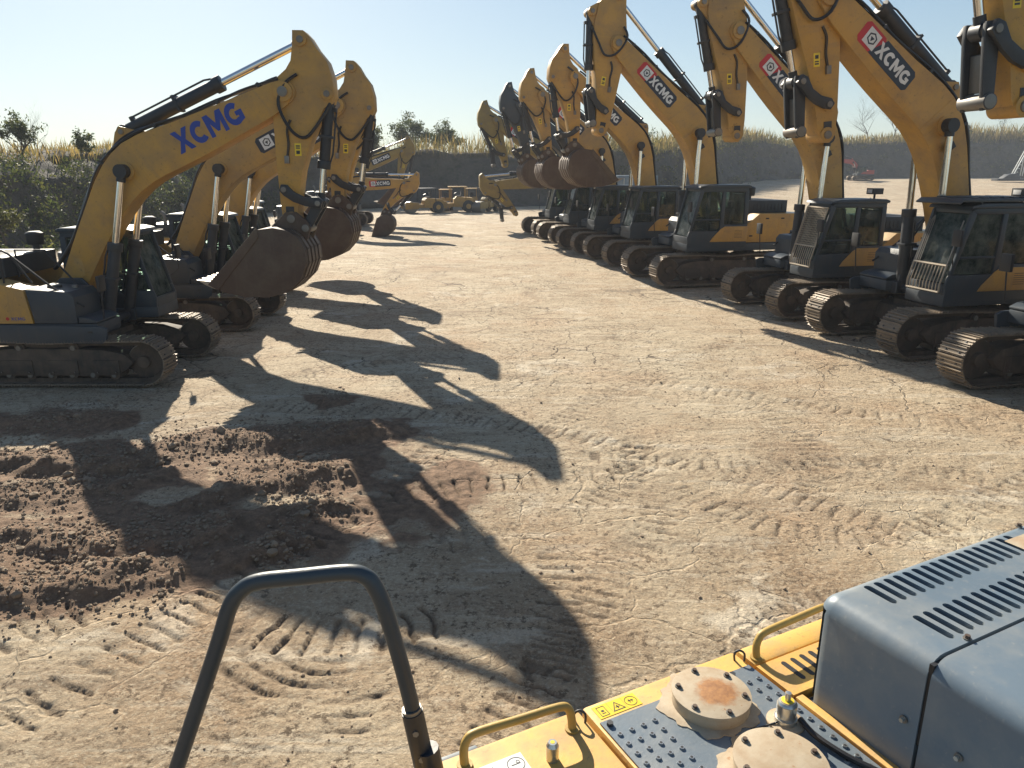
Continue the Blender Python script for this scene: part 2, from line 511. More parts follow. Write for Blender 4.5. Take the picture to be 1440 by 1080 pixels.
def m_cab(guard):
    mb = MB()
    A0, A1 = (1.48, 1.26), (1.10, 3.12)
    for y0, y1 in ((1.53, 1.60), (.50, .57)):
        mb.prism([(-.58, 1.26), (1.48, 1.26), (1.50, 1.62), (1.44, 1.80), (.40, 1.80), (.28, 2.0), (-.58, 2.0)], y0, y1, 'grey')
        mb.prism([(1.44, 1.80), (1.36, 1.80), (1.00, 3.04), (1.12, 3.10)], y0, y1, 'grey')
        mb.prism([(.40, 1.80), (.26, 2.0), (.24, 3.04), (.36, 3.04)], y0, y1, 'grey')
        mb.prism([(-.44, 2.0), (-.58, 2.0), (-.56, 3.05), (-.42, 3.05)], y0, y1, 'grey')
        mb.prism([(-.56, 3.02), (1.02, 3.02), (1.12, 3.10), (1.02, 3.16), (-.52, 3.16)], y0, y1, 'grey')
        mb.box(.39, 1.32, y0 + .01, y1 - .01, 2.13, 2.18, 'dark')
    mb.box(-.58, 1.46, .57, 1.53, 1.26, 1.34, 'dark')
    mb.box(-.58, -.53, .57, 1.53, 1.34, 2.05, 'grey'); mb.box(-.57, -.52, .57, 1.53, 2.95, 3.1, 'grey')
    mb.prism([(1.42, 1.30), (1.49, 1.30), (1.50, 1.62), (1.43, 1.62)], .57, 1.53, 'grey')
    mb.box(1.02, 1.10, .57, 1.53, 3.03, 3.12, 'grey')
    mb.prism([(-.60, 3.14), (1.08, 3.14), (1.20, 3.12), (1.16, 3.19), (.9, 3.24), (-.5, 3.24), (-.62, 3.2)], .46, 1.64, 'grey')
    return mb.mesh('cab', .022)
def m_cabyellow(col):
    mb = MB()
    mb.prism([(-.59, 1.46), (.72, 1.46), (.64, 1.58), (.36, 1.86), (.22, 1.94), (-.59, 1.94)], 1.603, 1.622, col)
    for i in range(6):
        mb.box(-.40, -.12, 1.620, 1.626, 1.58 + i * .045, 1.595 + i * .045, 'ink')
    mb.box(.10, .106, 1.620, 1.625, 1.47, 1.93, 'ink')
    return mb.mesh('side_panel', .006)
def m_glass(kind):
    mb = MB()
    if kind == 'side':
        mb.prism([(1.37, 1.82), (.41, 1.82), (.37, 3.02), (1.01, 3.02)], 1.553, 1.561, 'glass')
    elif kind == 'rear_side':
        mb.prism([(.25, 2.02), (-.43, 2.02), (-.41, 3.02), (.23, 3.02)], 1.553, 1.561, 'glass')
    elif kind == 'front':
        mb.prism([(1.425, 1.64), (1.433, 1.64), (1.062, 3.02), (1.054, 3.02)], .572, 1.528, 'glass')
    elif kind == 'far':
        mb.prism([(1.37, 1.82), (.41, 1.82), (.37, 3.02), (1.01, 3.02)], .533, .541, 'glass')
        mb.prism([(.25, 2.02), (-.43, 2.02), (-.41, 3.02), (.23, 3.02)], .533, .541, 'glass')
    else:
        mb.box(-.553, -.545, .572, 1.528, 2.06, 2.94, 'glass')
    return mb.mesh('window')
def m_seat():
    mb = MB()
    mb.box(-.15, .38, .80, 1.30, 1.62, 1.80, 'seat'); mb.prism([(-.12, 1.78), (-.28, 2.45), (-.16, 2.5), (.02, 1.78)], .82, 1.28, 'seat')
    mb.box(-.30, -.18, .92, 1.18, 2.5, 2.72, 'seat'); mb.box(-.2, .3, .62, .76, 1.4, 1.95, 'dark'); mb.box(-.2, .3, 1.34, 1.46, 1.4, 1.92, 'dark')
    for y in (.70, 1.40):
        mb.tube([(.22, y, 1.93), (.26, y, 2.12)], .022, 'black', 8)
    mb.box(.95, 1.18, .62, .80, 1.34, 2.2, 'dark'); mb.box(-.1, .35, .85, 1.25, 1.34, 1.62, 'dark')
    return mb.mesh('seat', .03)
def m_guard(full):
    mb = MB()
    def P(z):
        return 1.50 - max(0, z - 1.62) * .268 + .075
    z1 = 3.02 if full else 2.02
    z0 = 1.46
    for y in (.60, 1.52):
        mb.tube([(P(z0), y, z0), (P(1.62), y, 1.62), (P(z1), y, z1)], .022, 'worn', 6)
    zs = [z0, 2.0] + ([z1] if full else [])
    for z in zs:
        mb.tube([(P(z), .60, z), (P(z), 1.52, z)], .024, 'worn', 6)
    k = 10
    for i in range(1, k):
        y = .60 + .92 * i / k
        mb.tube([(P(z0), y, z0), (P(1.62), y, 1.62), (P(2.0), y, 2.0)], .012, 'worn', 5)
    if full:
        for i in range(1, 15):
            y = .60 + .92 * i / 15
            mb.tube([(P(2.0), y, 2.0), (P(z1), y, z1)], .006, 'worn', 4)
        for i in range(1, 18):
            z = 2.0 + (z1 - 2.0) * i / 18
            mb.tube([(P(z) + .004, .60, z), (P(z) + .004, 1.52, z)], .006, 'worn', 4)
    else:
        for y in (.60, 1.52):
            mb.tube([(P(2.0), y, 2.0), (P(2.9), y, 2.9)], .016, 'steel', 6)
        for i in range(1, 4):
            mb.tube([(P(2.0), .6 + .05 * i, 2.0), (P(2.85), .6 + .05 * i, 2.85), (P(2.97), .72, 2.97)], .010, 'steel', 5)
    return mb.mesh('front_guard')
def m_roofguard():
    mb = MB()
    mb.prism([(-.62, 3.27), (1.45, 3.27), (1.50, 3.22), (1.52, 3.25), (1.40, 3.33), (-.60, 3.33)], .44, 1.66, 'grey')
    for i in range(7):
        mb.box(-.45 + i * .24, -.33 + i * .24, .55, 1.55, 3.331, 3.36, 'dark')
    for x in (-.5, .95):
        for y in (.5, 1.6):
            mb.cyl((x, y, 3.2), (x, y, 3.28), .025, 'dark', n=8)
    return mb.mesh('roof_guard', .01)
def m_mirror():
    mb = MB()
    mb.tube([(1.40, 1.60, 2.0), (1.56, 1.74, 2.15), (1.56, 1.76, 2.75)], .014, 'black', 6)
    mb.box(1.53, 1.59, 1.68, 1.90, 2.42, 2.74, 'black')
    return mb.mesh('mirror', .015)
def m_mirror_right():
    mb = MB()
    mb.tube([(1.30, -1.50, 1.5), (1.36, -1.54, 2.25)], .016, 'black', 6); mb.box(1.33, 1.40, -1.66, -1.42, 2.1, 2.42, 'black')
    return mb.mesh('mirror', .015)
def m_beacon():
    mb = MB(); mb.cyl((-.42, 1.2, 3.24), (-.42, 1.2, 3.36), .03, 'dark', n=8); mb.box(-.58, -.26, 1.06, 1.34, 3.36, 3.52, 'dark')
    mb.box(-.26, -.255, 1.1, 1.3, 3.39, 3.49, 'white')
    return mb.mesh('work_light', .02)
# --- front linkage
BL = 6.5
BT = [(-.036, .0), (-.034, .026), (-.012, .046), (.03, .062), (.10, .095), (.17, .127), (.25, .162), (.32, .192), (.38, .211), (.43, .219), (.48, .219), (.54, .205), (.60, .182), (.66, .158), (.74, .130), (.81, .106), (.89, .079), (.95, .058), (.985, .046), (1.012, .034), (1.026, .012), (1.024, -.010), (1.008, -.028),
      (.985, -.036), (.93, -.034), (.86, -.020), (.79, -.006), (.72, .008), (.65, .024), (.58, .042), (.52, .058), (.47, .068), (.42, .072), (.37, .069), (.31, .058), (.25, .042), (.19, .024), (.12, .000), (.06, -.022), (.015, -.036), (-.02, -.030)]
def m_boom(col):
    mb = MB(); P = [(a * BL, b * BL) for a, b in BT]
    mb.prism(P, -.30, .30, col)
    for x, z, r in ((0, 0, .17), (1.0 * BL, 0, .20)):
        mb.cyl((x, -.36, z), (x, .36, z), r, col, n=24); mb.cyl((x, -.39, z), (x, .39, z), r * .55, 'steel', n=18)
    mb.cyl((.424 * BL, -.50, .150 * BL), (.424 * BL, .50, .150 * BL), .10, 'dark', n=20); mb.cyl((.424 * BL, -.34, .150 * BL), (.424 * BL, .34, .150 * BL), .20, col, n=24)
    for y in (-.16, .16):
        mb.prism([(.40 * BL, .205 * BL), (.58 * BL, .18 * BL), (.53 * BL, .235 * BL), (.505 * BL, .268 * BL), (.48 * BL, .262 * BL)], y - .025, y + .025, col)
    for s in (-1, 1):                                             # doubler plates and weld seams on the sides
        mb.prism([(-.1, -.14), (.45, .02), (.62, .30), (.5, .40), (-.06, .16)], s * .3 - .006, s * .3 + .006, col)
        for q in (5, 10, 14):
            (xa, za), (xb, zb) = P[q], P[len(P) - 1 - {5: 3, 10: 9, 14: 13}[q]]
            dx, dz = xb - xa, zb - za; ln = math.hypot(dx, dz); nx_, nz_ = -dz / ln * .012, dx / ln * .012
            xa += dx * .03; za += dz * .03; xb -= dx * .03; zb -= dz * .03
            mb.prism([(xa - nx_, za - nz_), (xb - nx_, zb - nz_), (xb + nx_, zb + nz_), (xa + nx_, za + nz_)], s * .3 - .004, s * .3 + .005, col)
    mb.cyl((.498 * BL, -.22, .25 * BL), (.498 * BL, .22, .25 * BL), .06, 'steel', n=14)
    return mb.mesh('boom', .022)
def hoses_boom(k):
    """hydraulic lines that follow the boom's back and cross to the stick"""
    out = []
    for j, y in enumerate((-.24, -.19, .19, .24)):
        mb = MB()
        pts = [(a * BL, y, b * BL + .06 + .02 * (j % 2) + .02 * math.sin(a * 23 + j * 2)) for a, b in BT[3:20]]
        pts = [(-.05, y, .55), (.12, y * 1.1, .56)] + pts[1:]
        mb.tube(pts, .034, 'hose', 6, 3)
        out.append(mb.mesh('hose'))
    for a, b in (BT[8], BT[12], BT[15], BT[17]):
        mb = MB(); mb.box(a * BL - .03, a * BL + .03, -.28, .28, b * BL + .02, b * BL + .11, 'dark')
        out.append(mb.mesh('hose_clamp'))
    return out
STA = [(-1.20, .24), (-1.20, .46), (-1.08, .58), (-.86, .72), (-.62, .92), (-.3, 1.02), (.06, 1.04), (.20, .98), (.30, .82), (.6, .66), (1.0, .48), (1.6, .28), (2.2, .17), (2.6, .13), (2.76, .02), (2.74, -.12), (2.58, -.20), (2.2, -.23), (1.2, -.26), (.4, -.27), (-.05, -.25), (-.30, -.12), (-.45, .06), (-.62, .17), (-.9, .22)]
STB = [(-1.50, .04), (-1.50, .30), (-1.38, .56), (-1.02, .80), (-.5, .84), (.0, .78), (.6, .62), (1.2, .45), (1.9, .27), (2.5, .19), (2.74, .06), (2.76, -.08), (2.62, -.20), (2.2, -.25), (1.2, -.29), (.4, -.31), (-.1, -.30), (-.45, -.22), (-.9, -.10), (-1.3, -.02)]
def m_stick(kind, col):
    mb = MB()
    mb.prism(STA if kind == 'A' else STB, -.22, .22, col)
    pins = ((0, 0, .24), (2.6, 0, .15), (2.02, -.02, .12)) + (((-1.02, .40, .13), (.02, .90, .12)) if kind == 'A' else ((-1.32, .22, .14), (-.72, .98, .12)))
    for x, z, r in pins:
        mb.cyl((x, -.27, z), (x, .27, z), r, col, n=22); mb.cyl((x, -.30, z), (x, .30, z), r * .55, 'steel', n=16)
    if kind == 'B':
        for y in (-.13, .13):
            mb.prism([(-1.05, .78), (-.3, .80), (-.62, 1.06), (-.84, 1.06)], y - .03, y + .03, col)
    # greased foot and warning labels
    mb.box(2.34, 2.52, -.232, .232, -.12, .06, 'dark')
    for s in (-1, 1):
        T = side_frame(1.15, s * .2205, .22, s, -PI / 2 if s < 0 else PI / 2)
        mb.box(-.07, .07, -.13, .13, -.001, .003, 'label_yellow', T)
        mb.box(-.04, .04, .02, .09, .003, .005, 'ink', T); mb.box(-.045, .045, -.09, -.06, .003, .005, 'ink', T); mb.box(-.045, .045, -.045, -.02, .003, .005, 'ink', T)
        mb.tube([(.55, s * .235, .10), (.75, s * .245, .02), (1.05, s * .24, .03), (1.35, s * .24, -.02)], .03, 'hose', 6, 4)
        mb.box(1.28, 1.44, s * .25 - .03, s * .25 + .03, -.07, .03, 'steel')
    return mb.mesh('stick', .02)
def m_stickhose(kind, s):
    mb = MB()
    if kind == 'A':
        mb.tube([(-.35, s * .27, .3), (-.15, s * .33, .05), (.25, s * .36, -.10), (.75, s * .34, .12), (.9, s * .30, .42), (.55, s * .26, .74), (.2, s * .2, .95)], .034, 'hose', 7, 5)
    else:
        mb.tube([(-.5, s * .27, -.1), (-.2, s * .34, -.25), (.30, s * .36, .0), (.42, s * .32, .35), (.10, s * .28, .62), (-.3, s * .2, .9)], .034, 'hose', 7, 5)
    return mb.mesh('hose')
def m_barrel(ln, r, c='dark'):
    mb = MB(); mb.cyl((0, -.09, 0), (0, .09, 0), r * 1.15, c, n=16)
    mb.cyl((0, 0, 0), (ln, 0, 0), r, c, n=18); mb.cyl((ln - .14, 0, 0), (ln + .03, 0, 0), r * 1.25, c, n=18)
    mb.tube([(.25, 0, r * 1.05), (.32, 0, r * 1.5), (ln - .3, 0, r * 1.5), (ln - .1, 0, r * 1.1)], .022, 'hose', 6)
    mb.box(.25, .33, -r * .5, r * .5, r * .9, r * 1.6, 'dark'); mb.box(ln * .55, ln * .55 + .06, -r * 1.08, r * 1.08, -r * 1.08, r * 1.5, 'dark')
    return mb.mesh('cylinder_barrel', .008)
def m_rod(ln, r):
    mb = MB(); mb.cyl((-ln, 0, 0), (-.1, 0, 0), r, 'chrome', n=16); mb.cyl((0, -.10, 0), (0, .10, 0), r * 2.0, 'dark', n=16); mb.cyl((-.22, 0, 0), (0, 0, 0), r * 1.3, 'dark', n=14)
    return mb.mesh('rod')
def m_rocker():
    mb = MB()
    for s in (-1, 1):
        y0 = s * .275
        pr = [(-.09, -.10), (.04, -.13), (.28, -.02), (.52, -.03), (.74, -.12), (.86, -.08), (.86, .06), (.74, .12), (.5, .17), (.25, .16), (.05, .12), (-.09, .08)]
        mb.prism(pr, y0 - .045, y0 + .045, 'dark')
    mb.cyl((0, -.335, 0), (0, .335, 0), .075, 'steel', n=14); mb.cyl((.77, -.335, 0), (.77, .335, 0), .075, 'steel', n=14)
    return mb.mesh('rocker_arm', .015)
def m_link(ln):
    mb = MB()
    for s in (-1, 1):
        mb.prism([(-.12, -.11), (.1, -.12), (ln - .1, -.10), (ln + .10, -.11), (ln + .12, .08), (ln - .1, .10), (.1, .12), (-.12, .1)], s * .18 - .035, s * .18 + .035, 'dark')
    mb.box(.30, ln - .12, -.145, .145, -.03, .02, 'steel')
    mb.cyl((0, -.225, 0), (0, .225, 0), .10, 'steel', n=16); mb.cyl((ln, -.26, 0), (ln, .26, 0), .115, 'steel', n=16)
    return mb.mesh('bucket_link', .012)
BK = [(-1.80, -1.36), (-1.50, -1.54), (-1.05, -1.65), (-.5, -1.66), (-.05, -1.52), (.24, -1.25), (.38, -.92), (.36, -.62), (.22, -.36), (.02, -.22), (-.3, -.16), (-.62, -.20)]
def m_bucket():
    mb = MB(); W = .70
    inner = []
    n = len(BK)
    for i, (a, b) in enumerate(BK):
        p, q = BK[max(0, i - 1)], BK[min(n - 1, i + 1)]
        d = Vector((q[0] - p[0], q[1] - p[1])).normalized()
        inner.append((a - d.y * .05, b + d.x * .05))
    for i in range(n - 1):
        mb.prism([BK[i], BK[i + 1], inner[i + 1], inner[i]], -W, W, 'rust')
    for s in (-1, 1):
        mb.prism(BK, s * W - .025, s * W + .025, 'rust')
        mb.prism([(-1.80, -1.38), (-1.58, -1.50), (-.60, -.36), (-.64, -.16)], s * (W + .02) - .03, s * (W + .02) + .03, 'rust')
        mb.prism([(-.12, .14), (.12, .14), (.34, -.05), (.42, -.20), (.32, -.45), (-.2, -.3), (-.5, -.22)], s * .26 - .035, s * .26 + .035, 'rust')
    for y in (-.45, -.15, .15, .45):                              # wear strips on the back
        for i in range(3, n - 3):
            p, q = BK[i], BK[i + 1]
            d = Vector((q[0] - p[0], q[1] - p[1])).normalized(); o = .022
            mb.prism([(p[0], p[1]), (q[0], q[1]), (q[0] + d.y * o, q[1] - d.x * o), (p[0] + d.y * o, p[1] - d.x * o)], y - .09, y + .09, 'strip')
    mb.cyl((0, -.32, 0), (0, .32, 0), .10, 'steel', n=16); mb.cyl((.30, -.32, -.2), (.30, .32, -.2), .09, 'steel', n=16)
    return mb.mesh('bucket', .01)
def m_tooth():
    mb = MB(); mb.prism([(.16, .06), (-.05, .05), (-.30, -.01), (-.05, -.06), (.16, -.07)], -.07, .07, 'worn')
    return mb.mesh('tooth', .01)
def m_logo(style, side):
    mb = MB()
    for s in (side,):
        T = side_frame(.735 * BL, s * .302, .075 * BL, s, R(-14.0))
        if style == 'blue':
            put_brand(mb, 1.62, .46, 'blue', T)
        else:
            w, h = .80, .225
            ca = .07
            def plate(x0, x1, m, z):
                mb.prism([(x0 + ca, -h), (x1 - ca, -h), (x1, -h + ca), (x1, h - ca), (x1 - ca, h), (x0 + ca, h), (x0, h - ca), (x0, -h + ca)], -.002, z, m, T, axis='z')
            if style == 'red':
                plate(-w, -w + .62, 'red', .004); mb.prism([(-w + .40, -h + .001), (w - ca, -h + .001), (w, -h + ca), (w, h - ca), (w - ca, h - .001), (-w + .62, h - .001)], -.002, .006, 'navy', T, axis='z')
            else:
                plate(-w, w, 'navy', .004)
            T2 = T @ Matrix.Translation((-w + .30, 0, .006))
            emblem(mb, T2, .33, ink='ink' if style == 'black' else 'navy')
            put_brand(mb, 1.0, .27, 'white', T @ Matrix.Translation((.22, 0, 0)), z=.006)
    return mb.mesh('logo_plate')
def m_lamp():
    mb = MB(); mb.box(-.07, .07, .31, .42, -.08, .08, 'dark'); mb.box(.07, .075, .32, .41, -.06, .06, 'white')
    return mb.mesh('work_light', .012)

def excavator(name, label, loc, hd, S=1.0, al=40, th=-92, kind='A', bucket=0.0, col='yellow', logo='blue', guard=None,
              roofg=False, group='tracked excavators parked in two facing rows', cat='excavator', far=False, arm_only=False, light=False):
    root = bpy.data.objects.new(name, None); COL.objects.link(root)
    root.location = loc; root.rotation_euler = (0, 0, R(hd)); root.scale = (S, S, S)
    root.empty_display_size = .5
    tag(root, label, cat, group)
    def part(nm, key, fn, parent=root, loc=(0, 0, 0), rot=(0, 0, 0)):
        return link(nm, once(key, fn), parent, loc, rot)
    for y in (-1.3, 1.3):
        t = part('crawler_track', 'track', m_track, loc=(0, y, 0), rot=(0, 0, 0))
        part('idler', 'idler', m_idler, t, (TA - .01, 0, TZ)); part('sprocket', 'sprocket', m_sprocket, t, (-TA, 0, TZ))
        if not far:
            for i in range(7):
                part('roller', 'roller', m_roller, t, (-1.35 + i * .45, 0, .29))
            for x in (-.6, .55):
                part('carrier_roller', 'roller', m_roller, t, (x, 0, .88))
        part('track_frame', 'tframe', m_trackframe, loc=(0, y, 0))
    part('undercarriage', 'under', m_under); part('turntable', 'turn', m_turn)
    part('upper_frame', 'upper', m_upper); part('counterweight', 'cw', m_cweight)
    part('engine_hood', 'hood', m_hood); part('exhaust_pipe', 'exh', m_exhaust); part('air_precleaner', 'clean', m_cleaner)
    part('pump_door', 'pd' + col, lambda: m_side_right(col)); part('engine_door', 'ed%s%d' % (col, bool(guard)), lambda: m_side_left(col, bool(guard)))
    part('oil_tank', 'tank', m_tanks); part('tool_box', 'tool', m_toolbox); part('handrail', 'rails', m_rails)
    cab = part('cab', 'cab', lambda: m_cab(False))
    part('side_panel', 'cy' + col, lambda: m_cabyellow(col), cab)
    for k in ('side', 'rear_side', 'front', 'far', 'back'):
        part('window', 'gl' + k, lambda: m_glass(k), cab)
    part('seat', 'seat', m_seat, cab); part('mirror', 'mir', m_mirror, cab); part('mirror', 'mirr', m_mirror_right)
    if guard:
        part('front_guard', 'gd' + guard, lambda: m_guard(guard == 'full'), cab)
    if roofg:
        part('roof_guard', 'rg', m_roofguard, cab)
    if light:
        part('work_light', 'bea', m_beacon, cab)
    # ---- front
    F = Vector((.05, 0, 2.0)); a = R(al); t_ = R(th)
    def dirv(q):
        return Vector((math.cos(q), 0, math.sin(q)))
    def bp(x, z):
        return F + dirv(a) * x + dirv(a + PI / 2) * z
    boom = part('boom', 'boom' + col, lambda: m_boom(col), loc=F, rot=(0, -a, 0))
    for k, me in enumerate(once('hb', lambda: hoses_boom(0))):
        link(me.name.split('.')[0], me, boom)
    if logo:
        for s in (-1, 1):
            part('logo_plate', 'logo%s%d' % (logo, s), lambda: m_logo(logo, s), boom)
    part('work_light', 'lamp', m_lamp, boom, (.36 * BL, 0, .13 * BL))
    Tp = bp(BL, 0)
    def sp(x, z):
        return Tp + dirv(t_) * x + dirv(t_ + PI / 2) * z
    stick = part('stick', 'stick' + kind + col, lambda: m_stick(kind, col), loc=Tp, rot=(0, -t_, 0))
    for s in (-1, 1):
        part('hose', 'sh%s%d' % (kind, s), lambda: m_stickhose(kind, s), stick)
    def cylinder(nm, p, q, key, ln, r, y=0):
        p, q = Vector(p), Vector(q); d = q - p
        c = part(nm, 'bar' + key, lambda: m_barrel(ln, r), loc=(p.x, y, p.z), rot=(0, -math.atan2(d.z, d.x), 0))
        part('rod', 'rod' + key, lambda: m_rod(ln * 1.08, r * .58), c, (d.length, 0, 0))
    for y in (-.46, .46):
        cylinder('boom_cylinder', (.82, 0, 1.25), bp(.424 * BL, .150 * BL), 'b', 1.75, .125, y)
    ap = sp(-1.02, .40) if kind == 'A' else sp(-1.32, .22)
    cylinder('stick_cylinder', bp(.498 * BL, .25 * BL), ap, 's', 2.38, .135)
    J = Vector((1.52, .58)) if bucket is None else Vector((2.26, .60)); Jw = sp(J.x, J.y)
    lug = sp(.02, .90) if kind == 'A' else sp(-.72, .98)
    cylinder('bucket_cylinder', lug, Jw, 'k' + kind, 1.5 if kind == 'A' else 1.62, .115)
    Rp = sp(2.02, -.02); d = Rp - Jw
    part('rocker_arm', 'rock', m_rocker, loc=Jw, rot=(0, -math.atan2(d.z, d.x), 0))
    B = sp(2.6, 0)
    if bucket is not None:
        bo = part('bucket', 'bucket', m_bucket, loc=B, rot=(0, -R(bucket), 0))
        for y in (-.56, -.28, 0, .28, .56):
            part('tooth', 'tooth', m_tooth, bo, (-1.80, y, -1.38), (0, -R(-20), 0))
        c, s = math.cos(R(bucket)), math.sin(R(bucket))
        K = B + Vector((.30 * c + .2 * s, 0, .30 * s - .2 * c))
        d = K - Jw
        part('bucket_link', 'link_%.2f' % d.length, lambda: m_link(round(d.length, 2)), loc=Jw, rot=(0, -math.atan2(d.z, d.x), 0))
    else:
        part('bucket_link', 'link_h', lambda: m_link(.95), loc=Jw, rot=(0, -R(-97), 0))
    return root
# ------------------------------------------------------------------ numpy noise
def vnoise(x, y, seed=0):
    xi = np.floor(x).astype(np.int64); yi = np.floor(y).astype(np.int64)
    fx = x - xi; fy = y - yi
    fx = fx * fx * (3 - 2 * fx); fy = fy * fy * (3 - 2 * fy)
    def h(a, b):
        n = (a * 374761393 + b * 668265263 + seed * 974711) & 0x7fffffff
        n = ((n ^ (n >> 13)) * 1274126177) & 0x7fffffff
        return ((n ^ (n >> 16)) & 0xffff) / 65535.0
    return (h(xi, yi) * (1 - fx) + h(xi + 1, yi) * fx) * (1 - fy) + (h(xi, yi + 1) * (1 - fx) + h(xi + 1, yi + 1) * fx) * fy
def fbm(x, y, o=4, seed=0, g=.5):
    s = 0; a = 1; t = 0
    for i in range(o):
        s = s + a * vnoise(x, y, seed + i * 17); t += a; a *= g; x = x * 2.03 + 5.1; y = y * 2.03 + 9.7
    return s / t
def sstep(a, b, x):
    t = np.clip((x - a) / (b - a), 0, 1); return t * t * (3 - 2 * t)
def seg_dist(X, Y, pts):
    d = np.full(X.shape, 1e9); s = np.zeros(X.shape); side = np.zeros(X.shape); acc = 0
    for (x0, y0), (x1, y1) in zip(pts[:-1], pts[1:]):
        dx, dy = x1 - x0, y1 - y0; ln = math.hypot(dx, dy)
        t = np.clip(((X - x0) * dx + (Y - y0) * dy) / ln ** 2, 0, 1)
        dd = np.hypot(X - x0 - t * dx, Y - y0 - t * dy)
        sg = ((X - x0) * -dy + (Y - y0) * dx) / ln
        m = dd < d
        d = np.where(m, dd, d); s = np.where(m, acc + t * ln, s); side = np.where(m, sg, side); acc += ln
    return d, s, side

def base_height(X, Y):
    h = .10 * (fbm(X * .12, Y * .12, 3, 5) - .5) + .05 * (fbm(X * .5, Y * .5, 3, 9) - .5)
    h = h + 2.1 * sstep(84, 150, Y) * sstep(2, 34, X)
    return h

# ridges of loose soil: (polyline, half width, height)
RIDGES = [
    ([(-7.6, 9.5), (-5.6, 10.0), (-3.9, 10.5), (-2.3, 10.9)], .42, .24),
    ([(-6.4, 8.5), (-5.5, 8.75), (-4.9, 9.1)], .30, .14),
    ([(-3.5, 8.7), (-2.9, 9.2), (-2.35, 9.5)], .42, .24),
    ([(-5.6, 7.3), (-4.2, 7.4), (-3.2, 7.8)], .34, .20),
    ([(-2.7, 8.0), (-2.1, 8.4)], .24, .16),
    ([(-5.2, 6.3), (-4.2, 6.5), (-3.3, 6.75)], .36, .20), ([(-2.75, 7.0), (-2.2, 7.35)], .20, .20),
    ([(-8.0, 11.4), (-6.6, 11.6)], .4, .20),
    ([(-3.3, 12.6), (-2.9, 12.75)], .22, .10),
]
# crawler imprints: straight/bent runs of cleat bars (polyline, width, depth)
PRINTS = [
    ([(-4.6, 3.0), (-3.6, 4.7), (-2.9, 6.0), (-2.2, 7.3), (-1.5, 8.9), (-.9, 10.6)], .55, .040),
    ([(-5.6, 3.6), (-4.7, 5.2), (-3.9, 6.0)], .55, .036),
    ([(-2.35, 5.75), (-1.75, 5.62), (-1.15, 5.66), (-.6, 5.9)], .55, .045),
    ([(-3.0, 3.4), (-2.45, 3.65), (-1.9, 3.55), (-1.2, 3.2), (-.7, 2.9)], .60, .034),
    ([(-2.9, 7.6), (-2.2, 8.0), (-1.3, 8.5), (-.2, 8.9), (1.6, 9.2)], .5, .034),
    ([(-.7, 7.3), (.1, 7.6), (.9, 8.2), (1.5, 9.0), (1.9, 10.5)], .5, .030),
    ([(.3, 5.2), (1.0, 6.6), (1.6, 7.6), (1.9, 9.0)], .5, .022),
    ([(1.6, 9.4), (2.3, 8.4), (3.1, 7.6), (4.2, 7.5), (5.6, 8.2), (7.4, 9.4)], .5, .022),
    ([(2.6, 13.6), (4.6, 12.6), (6.2, 11.6), (8.4, 10.8)], .5, .026),
    ([(1.2, 9.8), (3.4, 9.4), (5.0, 9.6), (7.0, 8.6)], .5, .020),
    ([(1.3, 4.6), (1.9, 5.2), (2.6, 5.9), (3.6, 6.2), (5.2, 6.2)], .5, .018),
    ([(-5.0, 12.2), (-2.0, 11.8), (.5, 10.9), (2.0, 9.9), (4.4, 7.6)], .5, .016),
    ([(.6, 11.0), (2.2, 13.5), (3.8, 15.0), (5.2, 17.5)], .5, .016),
    ([(-4.0, 14.5), (-1.4, 16.0), (.5, 18.0), (3.0, 19.0)], .5, .014),
    ([(-.2, 4.2), (.35, 5.4), (.5, 7.0)], .5, .020),
    ([(3.6, 8.2), (4.4, 10.2), (4.2, 12.2)], .5, .018),
]
BARE = [(-4.1, 8.55, .75, .35), (-2.75, 8.3, .9, .3), (-3.95, 11.15, .6, .5)]

